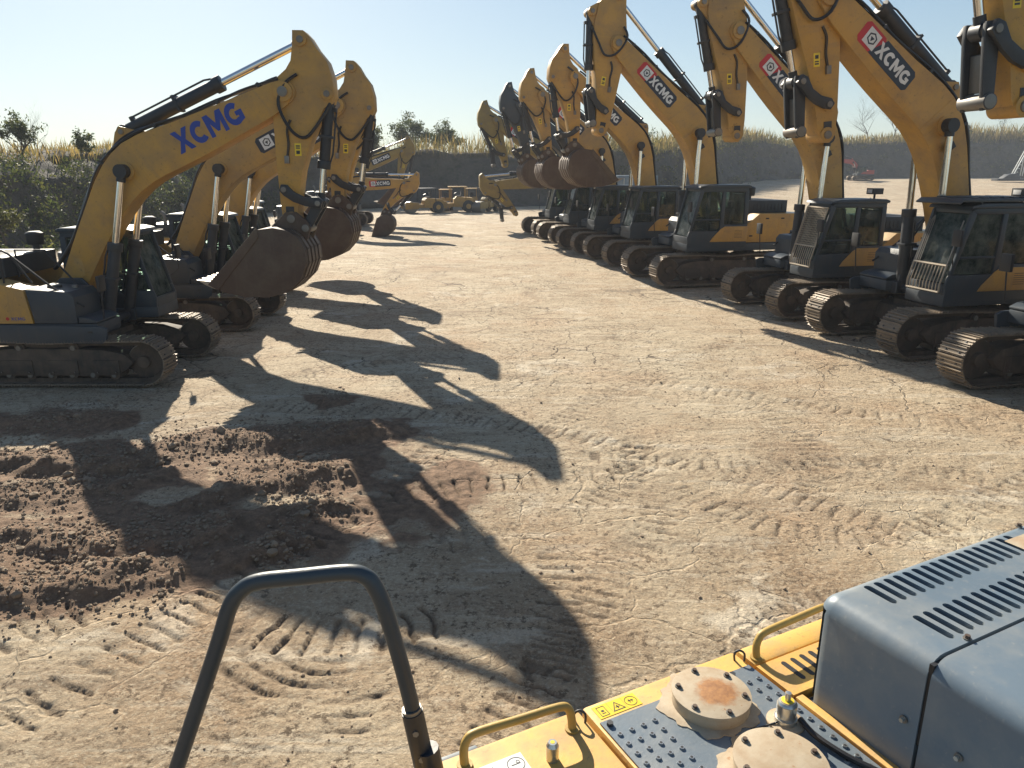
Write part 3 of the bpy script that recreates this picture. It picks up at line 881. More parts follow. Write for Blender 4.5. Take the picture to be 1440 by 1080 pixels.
def ground():
    near_r = 1.2 * (20 / 1.2) ** np.linspace(0, 1, 700)
    rows = np.concatenate([np.linspace(-40, 1.2, 18)[:-1], near_r, 20 * (330 / 20) ** np.linspace(0, 1, 250)[1:]])
    nx = 960
    uu = np.linspace(-1, 1, nx)
    W = np.maximum(9.0, 1.15 * rows + 6.0)
    uu = np.sign(uu) * np.abs(uu) ** 1.25
    X = uu[None, :] * W[:, None]; Y = np.repeat(rows[:, None], nx, 1)
    Z = base_height(X, Y)
    near = (Y < 40) & (Y > 0)
    soil = np.zeros(X.shape); print_m = np.zeros(X.shape)
    # clumpy loose soil
    XW = X + 1.5 * (fbm(X * .75, Y * .75, 4, 20) - .5) + .35 * (fbm(X * 3, Y * 3, 3, 22) - .5); YW = Y + 1.3 * (fbm(X * .75 + 40, Y * .75, 4, 21) - .5) + .35 * (fbm(X * 3, Y * 3 + 30, 3, 23) - .5)
    for k, (pts, w, hh) in enumerate(RIDGES):
        d, s, sd = seg_dist(XW, YW, pts)
        wob = w * (.65 + .9 * fbm(X * 1.1, Y * 1.1, 3, 30 + k))
        m = sstep(1.15, .25, d / wob)
        xw = (X * .8 + Y * .6) + .5 * fbm(X * 1.9, Y * 1.9, 3, 64 + k); yw = (Y * .8 - X * .6) + .5 * fbm(X * 1.9, Y * 1.9, 3, 68 + k)
        clump = .30 + 1.2 * fbm(xw * 2.6, yw * 2.6, 6, 60 + k, .62) ** 1.5 + .13 * (fbm(xw * 11, yw * 11, 3, 80 + k) - .5)
        Z = Z + m * hh * .72 * clump
        soil = np.maximum(soil, np.clip(sstep(2.1, .6, d / wob + .5 * (fbm(X * 4, Y * 4, 3, 90 + k) - .5)), 0, 1))
    # disturbed area round the ridges
    d, s, sd = seg_dist(X, Y, [(-8.5, 7.2), (-5.5, 7.9), (-3.2, 8.6), (-2.2, 8.9)])
    area = sstep(2.4, 1.2, d + 1.2 * (fbm(X * .8, Y * .8, 3, 41) - .5))
    Z = Z + area * (.06 * (fbm(X * 2.4, Y * 2.4, 4, 43) - .4) + .03 * (fbm(X * 9, Y * 9, 2, 44) - .5))
    soil = np.maximum(soil, area * (.22 + .55 * sstep(.42, .62, fbm(X * 1.3, Y * 1.3, 5, 45))))
    for bx, by, br, bs in BARE:
        b = sstep(1.1, .6, np.hypot((X - bx) / br, (Y - by) / bs) + .5 * (fbm(X * 3, Y * 3, 3, 47) - .5))
        soil = soil * (1 - .8 * b)
    for k, (pts, w, dp) in enumerate(PRINTS):
        # smooth the polyline
        P = [Vector((a, b, 0)) for a, b in pts]; sm = []
        for i in range(len(P) - 1):
            q0, q1, q2, q3 = P[max(0, i - 1)], P[i], P[i + 1], P[min(len(P) - 1, i + 2)]
            for j in range(7):
                t = j / 7
                v = .5 * ((2 * q1) + (q2 - q0) * t + (2 * q0 - 5 * q1 + 4 * q2 - q3) * t * t + (3 * q1 - q0 - 3 * q2 + q3) * t ** 3)
                sm.append((v.x, v.y))
        sm.append(pts[-1])
        xs = [p[0] for p in sm]; ys = [p[1] for p in sm]
        idx = np.nonzero((X > min(xs) - 1) & (X < max(xs) + 1) & (Y > min(ys) - 1) & (Y < max(ys) + 1))
        x, y = X[idx], Y[idx]
        d, s, sd = seg_dist(x, y, sm)
        fade = (.30 + .70 * sstep(.25, .5, fbm(x * .9, y * .9, 3, 100 + k))) * sstep(.5, .42, d / w)
        warp = .16 * (fbm(x * 2.2, y * 2.2, 3, 130 + k) - .5) + .05 * (fbm(x * 9, y * 9, 2, 131 + k) - .5)
        ph = ((s + warp) / .205) % 1.0
        lane = np.floor((s + warp) / .205)
        groove = sstep(.0, .07, ph) * sstep(.30, .12, ph) * (.62 + .38 * sstep(.2, .6, vnoise(lane * .73, sd * 1.3 + 7, 137 + k)))
        bead = np.exp(-((d - w * .5) / .05) ** 2)
        dp = dp * 1.05
        Z[idx] += -dp * groove * fade + .6 * dp * bead * fade * fbm(x * 6, y * 6, 2, 3) - .25 * dp * fade
        print_m[idx] = np.maximum(print_m[idx], groove * fade)
    # half-circle grooves left by a crawler turning on the spot
    cx_, cy_ = -1.45, 5.62
    rr = np.hypot((X - cx_) * .85, Y - cy_); aa = np.arctan2(Y - cy_, X - cx_)
    sw = sstep(-.1, -.5, aa) * sstep(-3.4, -2.6, aa) * sstep(.30, .42, rr) * sstep(1.45, 1.2, rr)
    rr = rr + .10 * (fbm(X * 1.6, Y * 1.6, 3, 191) - .5)
    ph = (rr / .165) % 1.0
    g_ = sstep(0, .12, ph) * sstep(.5, .2, ph) * sw * sstep(.25, .5, fbm(X * 1.1, Y * 1.1, 3, 193))
    g_ = g_ * sstep(.3, .62, fbm(X * 2.6, Y * 2.6, 3, 197)); Z = Z - .030 * g_; print_m = np.maximum(print_m, g_ * .8)
    # overall small roughness, finer close to the camera
    rg = sstep(60, 15, Y)
    patch = sstep(.45, .7, fbm(X * .35, Y * .35, 4, 71))
    Z = Z + rg * (.026 * (fbm(X * 2.2, Y * 2.2, 4, 72) - .5) + .030 * patch * (fbm(X * 8, Y * 8, 3, 73) - .5) + .012 * (fbm(X * 5, Y * 5, 4, 76) - .5) + .010 * (fbm(X * 22, Y * 22, 2, 74) - .5))
    # long smooth scrape lines of wheels and blades
    for k, (a, b) in enumerate((((-2, 20), (9, 13.5)), ((-4, 28), (8, 17)), ((-6, 13.2), (3, 9.8)), ((.5, 6.4), (6.5, 10.4)), ((-3, 36), (6, 24)))):
        d, s, sd = seg_dist(X, Y, [a, b])
        Z = Z - .018 * np.exp(-(d / .10) ** 2) * sstep(.35, .6, fbm(X * .7, Y * .7, 2, 160 + k)) * (Y < 40)
    me = bpy.data.meshes.new('ground')
    nr = len(rows)
    co = np.stack([X, Y, Z], -1).reshape(-1, 3).astype(np.float32)
    i = np.arange((nr - 1) * (nx - 1)); r = i // (nx - 1); c = i % (nx - 1)
    a = r * nx + c
    q = np.stack([a, a + 1, a + nx + 1, a + nx], -1).reshape(-1).astype(np.int32)
    me.vertices.add(len(co)); me.vertices.foreach_set('co', co.ravel())
    me.loops.add(len(q)); me.loops.foreach_set('vertex_index', q)
    me.polygons.add(len(i)); me.polygons.foreach_set('loop_start', (np.arange(len(i)) * 4).astype(np.int32))
    me.polygons.foreach_set('loop_total', np.full(len(i), 4, np.int32))
    me.polygons.foreach_set('use_smooth', np.ones(len(i), bool))
    for nm, arr in (('soil', soil), ('imprint', print_m), ('near', .35 + .65 * sstep(15, 5.5, Y + 2.5 * (fbm(X * .35, Y * .35, 3, 52) - .5) + .35 * np.abs(X + 1.5))), ('cracked', sstep(9, 17, Y + 3.0 * (fbm(X * .3, Y * .3, 3, 51) - .5)) * sstep(75, 30, Y))):
        at = me.attributes.new(nm, 'FLOAT', 'POINT'); at.data.foreach_set('value', arr.ravel().astype(np.float32))
    me.update(); me.validate()
    # material
    m, nt, b = nodes_of('compacted_earth')
    tc = N(nt, 'ShaderNodeTexCoord'); v = tc.outputs['Object']
    n_big = noise(nt, v, .22, 5, .6); n_mid = noise(nt, v, 1.1, 6, .65, .6); n_fine = noise(nt, v, 9, 6, .7); n_grit = noise(nt, v, 55, 3, .7)
    def mul(f, k):
        q = N(nt, 'ShaderNodeMath', operation='MULTIPLY'); L(nt, f, q.inputs[0])
        if isinstance(k, (int, float)): q.inputs[1].default_value = k
        else: L(nt, k, q.inputs[1])
        return q.outputs[0]
    def streaks(rot, sx, sy, sc, p0, p1, det=6):
        mp = N(nt, 'ShaderNodeMapping'); mp.inputs['Rotation'].default_value = (0, 0, R(rot)); mp.inputs['Scale'].default_value = (sx, sy, 1); L(nt, v, mp.inputs[0])
        return ramp(nt, noise(nt, mp.outputs[0], sc, det, .68, .4), p0, p1)
    a4 = N(nt, 'ShaderNodeAttribute', attribute_name='near')
    c = mix(nt, ramp(nt, n_big, .35, .68), (.53, .455, .33), (.42, .335, .23))
    c = mix(nt, mul(ramp(nt, n_mid, .50, .66), .7), c, (.31, .225, .14))
    # browner in patches, more strongly towards the camera
    c = mix(nt, mul(mul(ramp(nt, noise(nt, v, .5, 5, .62), .30, .62), a4.outputs['Fac']), .9), c, (.285, .20, .122))
    # scraped and driven streaks in several directions
    c = mix(nt, mul(streaks(24, .35, 2.0, 1.3, .56, .64), .35), c, (.21, .16, .11))
    c = mix(nt, mul(streaks(-38, .35, 1.8, 1.2, .56, .64), .4), c, (.62, .56, .45))
    c = mix(nt, mul(streaks(66, .16, 2.4, 1.1, .58, .66), .5), c, (.20, .15, .10))
    c = mix(nt, mul(streaks(-50, .2, 2.4, 1.5, .58, .66), .5), c, (.58, .52, .41))
    # hard pale polished patches, dark stained patches
    c = mix(nt, mul(ramp(nt, noise(nt, v, .55, 7, .68, .8), .57, .64), .6), c, (.62, .56, .45))
    c = mix(nt, mul(ramp(nt, noise(nt, v, .33, 7, .72, .6), .57, .65), .7), c, (.215, .155, .10))
    c = mix(nt, mul(ramp(nt, noise(nt, v, .4, 4, .6), .5, .72), .5), c, (.43, .275, .16))
    c = mix(nt, mul(ramp(nt, noise(nt, v, 2.6, 8, .78), .56, .63), .6), c, (.22, .155, .10))
    c = mix(nt, mul(ramp(nt, noise(nt, v, 6.5, 6, .8), .56, .62), .75), c, (.12, .085, .055))
    c = mix(nt, mul(mul(ramp(nt, noise(nt, v, 13, 6, .8), .53, .59), ramp(nt, noise(nt, v, .8, 4, .6), .38, .6)), .8), c, (.11, .08, .052))
    c = mix(nt, mul(ramp(nt, noise(nt, v, 26, 5, .75), .38, .48, (1, 1, 1, 1), (0, 0, 0, 1)), .5), c, (.55, .48, .36))
    # shrinkage cracks
    wn = N(nt, 'ShaderNodeTexNoise'); wn.inputs['Scale'].default_value = 1.6; wn.inputs['Detail'].default_value = 4; L(nt, v, wn.inputs['Vector'])
    va = N(nt, 'ShaderNodeVectorMath', operation='MULTIPLY_ADD'); L(nt, wn.outputs['Color'], va.inputs[0]); va.inputs[1].default_value = (.7, .7, 0); L(nt, v, va.inputs[2])
    crk = []
    for sc_, wd in ((.85, .016), (2.1, .016)):
        vo = N(nt, 'ShaderNodeTexVoronoi'); vo.feature = 'DISTANCE_TO_EDGE'; vo.inputs['Scale'].default_value = sc_; L(nt, va.outputs[0], vo.inputs['Vector'])
        crk.append(ramp(nt, vo.outputs['Distance'], wd * .3, wd, (1, 1, 1, 1), (0, 0, 0, 1)))
    mk = ramp(nt, noise(nt, v, .18, 3), .42, .58)
    mk2 = ramp(nt, noise(nt, v, .3, 3, .5), .5, .6)
    f1 = N(nt, 'ShaderNodeMath', operation='MULTIPLY'); L(nt, crk[0], f1.inputs[0]); L(nt, mk, f1.inputs[1])
    f2 = N(nt, 'ShaderNodeMath', operation='MULTIPLY'); L(nt, crk[1], f2.inputs[0]); L(nt, mk2, f2.inputs[1])
    fx = N(nt, 'ShaderNodeMath', operation='MAXIMUM'); L(nt, f1.outputs[0], fx.inputs[0]); L(nt, f2.outputs[0], fx.inputs[1])
    a3 = N(nt, 'ShaderNodeAttribute', attribute_name='cracked')
    fy = N(nt, 'ShaderNodeMath', operation='MULTIPLY'); L(nt, fx.outputs[0], fy.inputs[0]); L(nt, a3.outputs['Fac'], fy.inputs[1])
    c = mix(nt, fy.outputs[0], c, (.11, .085, .06))
    # loose wet soil, and crushed cleat grooves with shade painted into their colour
    a1 = N(nt, 'ShaderNodeAttribute', attribute_name='soil'); a2 = N(nt, 'ShaderNodeAttribute', attribute_name='imprint')
    sc_ = mix(nt, ramp(nt, n_fine, .35, .7), (.13, .085, .056), (.30, .195, .125))
    sa = N(nt, 'ShaderNodeMath', operation='MULTIPLY_ADD'); L(nt, n_fine, sa.inputs[0]); sa.inputs[1].default_value = .7; L(nt, a1.outputs['Fac'], sa.inputs[2])
    sm_ = N(nt, 'ShaderNodeMath', operation='MULTIPLY_ADD'); L(nt, n_mid, sm_.inputs[0]); sm_.inputs[1].default_value = .5; L(nt, sa.outputs[0], sm_.inputs[2])
    c = mix(nt, ramp(nt, sm_.outputs[0], .70, 1.45), c, sc_)
    ia = N(nt, 'ShaderNodeMath', operation='MULTIPLY'); L(nt, a2.outputs['Fac'], ia.inputs[0]); ia.inputs[1].default_value = .8
    c = mix(nt, ia.outputs[0], c, (.13, .095, .065))
    c = mix(nt, ramp(nt, n_grit, .3, .75), mix(nt, 1.0, c, (.84, .83, .82), 'MULTIPLY'), mix(nt, 1.0, c, (1.25, 1.22, 1.18), 'MULTIPLY'))
    L(nt, c, b.inputs['Base Color'])
    b.inputs['Roughness'].default_value = .88
    b.inputs['Specular IOR Level'].default_value = .25
    n_rub = noise(nt, v, 17, 9, .8)
    hsum = N(nt, 'ShaderNodeMath', operation='MULTIPLY_ADD'); L(nt, n_rub, hsum.inputs[0]); hsum.inputs[1].default_value = .9; L(nt, n_fine, hsum.inputs[2])
    h2 = N(nt, 'ShaderNodeMath', operation='MULTIPLY_ADD'); L(nt, fx.outputs[0], h2.inputs[0]); h2.inputs[1].default_value = -.6; L(nt, hsum.outputs[0], h2.inputs[2])
    bp = N(nt, 'ShaderNodeBump'); bp.inputs['Strength'].default_value = .7; bp.inputs['Distance'].default_value = .06
    L(nt, h2.outputs[0], bp.inputs['Height'])
    bp2 = N(nt, 'ShaderNodeBump'); bp2.inputs['Strength'].default_value = .35; bp2.inputs['Distance'].default_value = .12
    L(nt, n_mid, bp2.inputs['Height']); L(nt, bp2.outputs[0], bp.inputs['Normal']); L(nt, bp.outputs[0], b.inputs['Normal'])
    me.materials.append(m)
    o = link('ground', me); o['kind'] = 'structure'
    return o, m
GROUND, EARTH = ground()
def gz(x, y):
    return float(base_height(np.array([x]), np.array([y]))[0])

def np_mesh(name, co, nper, mats, mi=None, attr=None):
    """co: (k*nper,3) points forming k separate polygons of nper corners"""
    me = bpy.data.meshes.new(name); k = len(co) // nper
    me.vertices.add(len(co)); me.vertices.foreach_set('co', co.astype(np.float32).ravel())
    me.loops.add(len(co)); me.loops.foreach_set('vertex_index', np.arange(len(co), dtype=np.int32))
    me.polygons.add(k); me.polygons.foreach_set('loop_start', (np.arange(k) * nper).astype(np.int32)); me.polygons.foreach_set('loop_total', np.full(k, nper, np.int32))
    for m in mats:
        me.materials.append(m)
    if mi is not None:
        me.polygons.foreach_set('material_index', mi.astype(np.int32))
    me.update(); return me

# clods of soil: irregular lumps, far too many to count
def clods():
    ico = [(0, 0, 1), (.894, 0, .447), (.276, .851, .447), (-.724, .526, .447), (-.724, -.526, .447), (.276, -.851, .447), (.724, .526, -.447), (-.276, .851, -.447), (-.894, 0, -.447), (-.276, -.851, -.447), (.724, -.526, -.447), (0, 0, -1)]
    fc = [(0, 1, 2), (0, 2, 3), (0, 3, 4), (0, 4, 5), (0, 5, 1), (1, 6, 2), (2, 7, 3), (3, 8, 4), (4, 9, 5), (5, 10, 1), (6, 7, 2), (7, 8, 3), (8, 9, 4), (9, 10, 5), (10, 6, 1), (11, 7, 6), (11, 8, 7), (11, 9, 8), (11, 10, 9), (11, 6, 10)]
    ico = np.array(ico); fc = np.array(fc)
    P = []
    for pts, w, hh in RIDGES:
        for (x0, y0), (x1, y1) in zip(pts[:-1], pts[1:]):
            ln = math.hypot(x1 - x0, y1 - y0)
            for _ in range(int(ln * 420)):
                t = random.random(); s = random.gauss(0, w * 1.25); e = random.gauss(0, w * .3)
                big = random.random()
                r = .009 + .020 * random.random() ** 3 + (.05 * random.random() if big > .985 else 0)
                nx_, ny_ = -(y1 - y0) / ln, (x1 - x0) / ln
                q = math.exp(-(s / w) ** 2 * 1.2)
                P.append((x0 + (x1 - x0) * t + nx_ * s + e * .2, y0 + (y1 - y0) * t + ny_ * s, q * hh * .6, r))
    for _ in range(1500):
        y = 2.2 + 22 * random.random() ** 1.6; x = (random.random() * 2 - 1) * (y * .75 + 1.0)
        P.append((x, y, 0, .006 + .016 * random.random() ** 4))
    co = []
    dg = bpy.context.evaluated_depsgraph_get(); oe = GROUND.evaluated_get(dg)
    for x, y, z, r in P:
        if y < 1.0: continue
        ok, loc, nn, ii = oe.ray_cast(Vector((x, y, 5)), Vector((0, 0, -1)))
        if not ok: continue
        A = ico * (r * (.7 + .6 * rng.random((12, 1)))) * np.array([1, .8 + .5 * random.random(), .75])
        th = random.random() * 6.28; c, s = math.cos(th), math.sin(th)
        A = A @ np.array([[c, -s, 0], [s, c, 0], [0, 0, 1]]) + np.array([x, y, loc.z + r * .3])
        co.append(A[fc].reshape(-1, 3))
    me = np_mesh('soil_clods', np.concatenate(co), 3, [M['clod']])
    tag(link('soil_clods', me), kind='stuff')
def clod_mat():
    m, nt, b = nodes_of('soil_clod')
    tc = N(nt, 'ShaderNodeTexCoord')
    c = mix(nt, noise(nt, tc.outputs['Object'], 3.0, 4), (.12, .085, .058), (.36, .27, .18)); L(nt, c, b.inputs['Base Color']); b.inputs['Roughness'].default_value = .95
    return m
M['clod'] = clod_mat()
clods()

# ------------------------------------------------------------------ earth banks round the yard
BANK = [(-21, -10, 0, 2.6), (-23.5, 12, 0, 3.5), (-24, 30, 0, 4.2), (-25, 52, 0, 4.8), (-23, 70, 0, 5.0), (-13, 80, 0, 5.0), (3, 84, 0, 5.0), (15, 92, .5, 5.5), (30, 116, 1.4, 6.8), (48, 142, 1.9, 8.4), (82, 160, 2.0, 9.2), (150, 166, 2.0, 9.6), (320, 150, 2.0, 9.6)]
def bank_samples(step=1.2):
    out = []
    P = [np.array(p, float) for p in BANK]
    for i in range(len(P) - 1):
        q0, q1, q2, q3 = P[max(0, i - 1)], P[i], P[i + 1], P[min(len(P) - 1, i + 2)]
        k = max(2, int(np.hypot(*(q2 - q1)[:2]) / step))
        for j in range(k):
            t = j / k
            out.append(.5 * ((2 * q1) + (q2 - q0) * t + (2 * q0 - 5 * q1 + 4 * q2 - q3) * t * t + (3 * q1 - q0 - 3 * q2 + q3) * t ** 3))
    out.append(P[-1]); return np.array(out)
BS = bank_samples()
def bank_normal():
    d = np.gradient(BS[:, :2], axis=0); n = np.stack([-d[:, 1], d[:, 0]], -1)
    n /= np.linalg.norm(n, axis=1)[:, None]
    return n      # outward (away from the yard)
BN = bank_normal()
PROF = [(-1.0, -.06), (-.3, -.01), (.1, .05), (.5, .16), (.9, .30), (1.3, .45), (1.7, .60), (2.05, .74), (2.4, .86), (2.8, .94), (3.4, 1.0), (4.6, 1.02), (8, 1.01), (18, .96), (60, .8)]
def bank_point(i, u, jit=True):
    """i sample index (float array), u position across (0 foot .. 1 brow ..)"""
    pass
def bank():
    n = len(BS); k = len(PROF)
    off = np.array([p[0] for p in PROF]); hz = np.array([p[1] for p in PROF])
    s = np.arange(n) * 1.2
    co = np.zeros((n, k, 3))
    hh = (BS[:, 3] - BS[:, 2])
    for j in range(k):
        o = off[j] * (hh / 6) ** .7 if off[j] < 5 else np.full(n, off[j])
        wob = (fbm(s * .09, np.full(n, j * .35), 4, 201) - .5) * 3.0 + (fbm(s * .5, np.full(n, j * .9), 3, 202) - .5) * 1.3
        o = o + (wob if j > 0 else 0)
        co[:, j, 0] = BS[:, 0] + BN[:, 0] * o; co[:, j, 1] = BS[:, 1] + BN[:, 1] * o
        zz = BS[:, 2] + hh * hz[j] + (fbm(s * .035, np.full(n, 3.3), 4, 207) - .5) * 2.2 * min(1, max(0, hz[j])) + (fbm(s * .22, np.full(n, j * .6), 4, 203) - .5) * .9 * min(1, max(0, hz[j]) * 2)
        co[:, j, 2] = zz - (.3 if j == 0 else 0)
    vs = co.reshape(-1, 3)
    fs = [(i * k + j, (i + 1) * k + j, (i + 1) * k + j + 1, i * k + j + 1) for i in range(n - 1) for j in range(k - 1)]
    me = bpy.data.meshes.new('embankment'); me.from_pydata([tuple(v) for v in vs], [], fs)
    bm = bmesh.new(); bm.from_mesh(me); bmesh.ops.subdivide_edges(bm, edges=bm.edges, cuts=1, use_grid_fill=True)
    for v in bm.verts:
        x, y, z = v.co
        q = float(fbm(np.array([x * .55 + z * .4]), np.array([y * .55 - z * .5]), 4, 210)[0] - .5)
        v.co.z += q * .95
    bmesh.ops.recalc_face_normals(bm, faces=bm.faces); bm.to_mesh(me); bm.free()
    me.polygons.foreach_set('use_smooth', [True] * len(me.polygons))
    m, nt, b = nodes_of('cut_earth_bank')
    tc = N(nt, 'ShaderNodeTexCoord'); v = tc.outputs['Object']
    c = mix(nt, ramp(nt, noise(nt, v, .25, 6, .65), .35, .7), (.062, .055, .048), (.125, .105, .08))
    c = mix(nt, ramp(nt, noise(nt, v, .9, 6, .7), .5, .68), c, (.045, .05, .03))
    c = mix(nt, ramp(nt, noise(nt, v, 2.5, 5, .7), .62, .75), c, (.19, .16, .12))
    L(nt, c, b.inputs['Base Color']); b.inputs['Roughness'].default_value = .95
    bp = N(nt, 'ShaderNodeBump'); bp.inputs['Strength'].default_value = .8; bp.inputs['Distance'].default_value = .5
    L(nt, noise(nt, v, 1.1, 7, .7), bp.inputs['Height']); L(nt, bp.outputs[0], b.inputs['Normal'])
    me.materials.append(m)
    tag(link('embankment', me), kind='structure')
    return co
BCO = bank()

# ------------------------------------------------------------------ vegetation
def leaf_mat(name, c0, c1, trans=.45):
    m, nt, b = nodes_of(name)
    g = N(nt, 'ShaderNodeNewGeometry')
    try:
        rnd = g.outputs['Random Per Island']
    except Exception:
        rnd = g.outputs[0]
    c = mix(nt, rnd, c0, c1)
    L(nt, c, b.inputs['Base Color']); b.inputs['Roughness'].default_value = .6
    t = N(nt, 'ShaderNodeBsdfTranslucent'); L(nt, mix(nt, 1.0, c, (1.3, 1.25, .7), 'MULTIPLY'), t.inputs[0])
    ms = N(nt, 'ShaderNodeMixShader'); ms.inputs[0].default_value = trans
    L(nt, b.outputs[0], ms.inputs[1]); L(nt, t.outputs[0], ms.inputs[2]); L(nt, ms.outputs[0], nt.nodes['Material Output'].inputs[0])
    return m
M['leaf'] = leaf_mat('dark_leaves', (.026, .042, .020), (.065, .085, .034))
M['leaf2'] = leaf_mat('olive_leaves', (.05, .06, .027), (.115, .12, .052))
M['dry'] = leaf_mat('dry_reed', (.20, .145, .07), (.40, .31, .17), .35)
M['drygreen'] = leaf_mat('half_dry_grass', (.09, .095, .04), (.24, .20, .09), .35)
M['bark'] = plain('bark', (.07, .055, .042), .9)

def leaf_quads(cent, size, flat=.5, aspect=1.7):
    n = len(cent)
    a = rng.normal(size=(n, 3)); a /= np.linalg.norm(a, axis=1)[:, None]
    b = rng.normal(size=(n, 3)); b -= a * (a * b).sum(1)[:, None]; b /= np.linalg.norm(b, axis=1)[:, None]
    s = (size * (.6 + .8 * rng.random(n)))[:, None]
    w = s / aspect
    P = np.stack([cent - a * s, cent + b * w * .6 - a * s * .1, cent + a * s, cent - b * w * .6 - a * s * .1], 1)
    return P.reshape(-1, 3)

def clump_points(centers, radii, per):
    out = []
    for c, r in zip(centers, radii):
        k = max(4, int(per * (r ** 2)))
        d = rng.normal(size=(k, 3)); d /= np.linalg.norm(d, axis=1)[:, None]
        rr = r * (.45 + .6 * rng.random(k) ** .6)
        p = c + d * rr[:, None] * np.array([1, 1, .8])
        out.append(p)
    return np.concatenate(out)

def shrubs_on_left_bank():
    cs = []; rs = []
    n = len(BS)
    for _ in range(2600):
        i = random.randrange(5, n // 3)
        if BS[i, 1] > 76 or BS[i, 0] > -14: continue
        j = random.choice([1, 2, 2, 3, 3, 4, 4, 5, 5, 6, 6, 7, 7, 8])
        p = BCO[i, j] + rng.normal(size=3) * np.array([.9, .9, .2])
        r = .32 + .55 * random.random() ** 1.5
        cs.append(p + np.array([0, 0, r * .5])); rs.append(r)
    pts = clump_points(cs, rs, 170)
    mi = (rng.random(len(pts)) < .4)
    me = np_mesh('undergrowth', leaf_quads(pts, .095), 4, [M['leaf'], M['leaf2']], mi)
    tag(link('undergrowth', me), kind='stuff')
    # sparse scrub on the far cut
    cs = []; rs = []
    for _ in range(1500):
        i = random.randrange(n // 4, n - 2)
        j = random.choice([2, 3, 4, 5, 6, 7, 8, 9, 9, 10, 10])
        p = BCO[i, j] + rng.normal(size=3) * np.array([.8, .8, .2]); r = .3 + .6 * random.random() ** 2 * (1 + (3.2 * max(0, float(fbm(np.array([i * .06]), np.array([2.2]), 3, 78)[0]) - .42) if j >= 8 else 0))
        cs.append(p + np.array([0, 0, r * .3])); rs.append(r)
    pts = clump_points(cs, rs, 70)
    me = np_mesh('scrub', leaf_quads(pts, .16), 4, [M['leaf2'], M['drygreen']], (rng.random(len(pts)) < .5))
    tag(link('scrub', me), kind='stuff')

def blades(base, h, w, lean):
    n = len(base)
    th = rng.random(n) * 6.283
    d = np.stack([np.cos(th), np.sin(th), np.zeros(n)], -1)
    ln = rng.normal(size=(n, 2)) * lean
    top = base + np.stack([ln[:, 0] * h, ln[:, 1] * h, h], -1)
    mid = base * .45 + top * .55 - np.stack([ln[:, 0] * h * .15, ln[:, 1] * h * .15, np.zeros(n)], -1)
    ww = w[:, None]
    return np.stack([base - d * ww * .4, base + d * ww * .4, mid + d * ww, top, mid - d * ww], 1).reshape(-1, 3)

def tall_grass():
    n = len(BS); B = []; H = []; Wd = []; mi = []
    for _ in range(30000):
        i = random.randrange(3, n - 2); dist = math.hypot(BS[i, 0], BS[i, 1])
        left = BS[i, 0] < -12 and BS[i, 1] < 76
        j = random.choice([9, 10, 10, 11, 11, 12])
        t = random.random()
        p = BCO[i, j] * (1 - t) + BCO[i, j + 1] * t if j < 12 else BCO[i, 11] * (1 - t) + BCO[i, 12] * t
        e = fbm(np.array([i * .13]), np.array([j * .5]), 3, 77)[0]
        B.append(p + rng.normal(size=3) * np.array([.5, .5, .0]) - np.array([0, 0, .1]))
        H.append((.35 + 1.1 * random.random() ** 1.5) * (.15 + 3.2 * float(fbm(np.array([i * .045]), np.array([4.1]), 3, 79)[0]) ** 2 + .3 * e) * (1.0 + (.4 if dist > 120 else 0))); Wd.append(.012 + dist * .00028)
        mi.append(0 if (random.random() < (.8 if left else .45)) else 1)
    B = np.array(B); H = np.array(H); Wd = np.array(Wd)
    me = np_mesh('tall_grass', blades(B, H, Wd, .22), 5, [M['dry'], M['drygreen']], np.array(mi))
    tag(link('tall_grass', me), kind='stuff')
shrubs_on_left_bank(); tall_grass()

def tree(name, label, x, y, z, h, spread, leaves, leaf=.12, trunk_r=.12, cat='tree', group=None, mat='leaf', bare=False, seed=1, low=.35, levels=3):
    rs = random.Random(seed)
    root = bpy.data.objects.new(name, None); COL.objects.link(root); root.location = (x, y, z)
    tag(root, label, cat, group)
    mb = MB(); tips = []
    def grow(p, d, ln, r, lvl):
        pts = [p]; rr = [r]
        k = 4
        for i in range(k):
            d = (d + Vector((rs.gauss(0, .14), rs.gauss(0, .14), rs.gauss(.05, .08)))).normalized()
            p = p + d * ln / k; pts.append(p); rr.append(r * (1 - .55 * (i + 1) / k))
        mb.tube(pts, rr, 'bark', 6 if lvl < 2 else 4)
        if lvl >= levels:
            tips.extend(pts[2:]); return
        nb = 4 if lvl == 0 else rs.choice([3, 4])
        for q in range(nb + (3 if lvl == 0 else 0)):
            i = rs.randrange(1 if lvl else 2, len(pts))
            t = rs.random() * 6.28; up = .25 + .5 * rs.random()
            nd = (Vector((math.cos(t), math.sin(t), up)) * (1 if lvl == 0 else .8) + d * .55).normalized()
            nd = Vector((nd.x * spread, nd.y * spread, nd.z)).normalized()
            grow(pts[i], nd, ln * (.62 + .2 * rs.random()), rr[i] * .6, lvl + 1)
        if lvl: tips.append(pts[-1])
    grow(Vector((0, 0, -.2)), Vector((0, 0, 1)), h * (.5 if not bare else .6), trunk_r, 0)
    link('trunk', mb.mesh('trunk'), root)
    if leaves:
        T = np.array([tuple(t) for t in tips])
        idx = rng.integers(0, len(T), leaves)
        pts = T[idx] + rng.normal(size=(leaves, 3)) * h * .045
        pts = pts[pts[:, 2] > h * low * .6]
        me = np_mesh('crown', leaf_quads(pts, leaf), 4, [M[mat], M['leaf2']], rng.random(len(pts)) < .3)
        link('crown', me, root)
    return root
TG = 'trees on top of the earth bank'
tree('pine_tree', 'dark bushy tree at far left, standing above the dry reeds', -27.7, 44, 4.3, 2.5, 1.0, 1500, .10, .09, seed=3, group=TG)
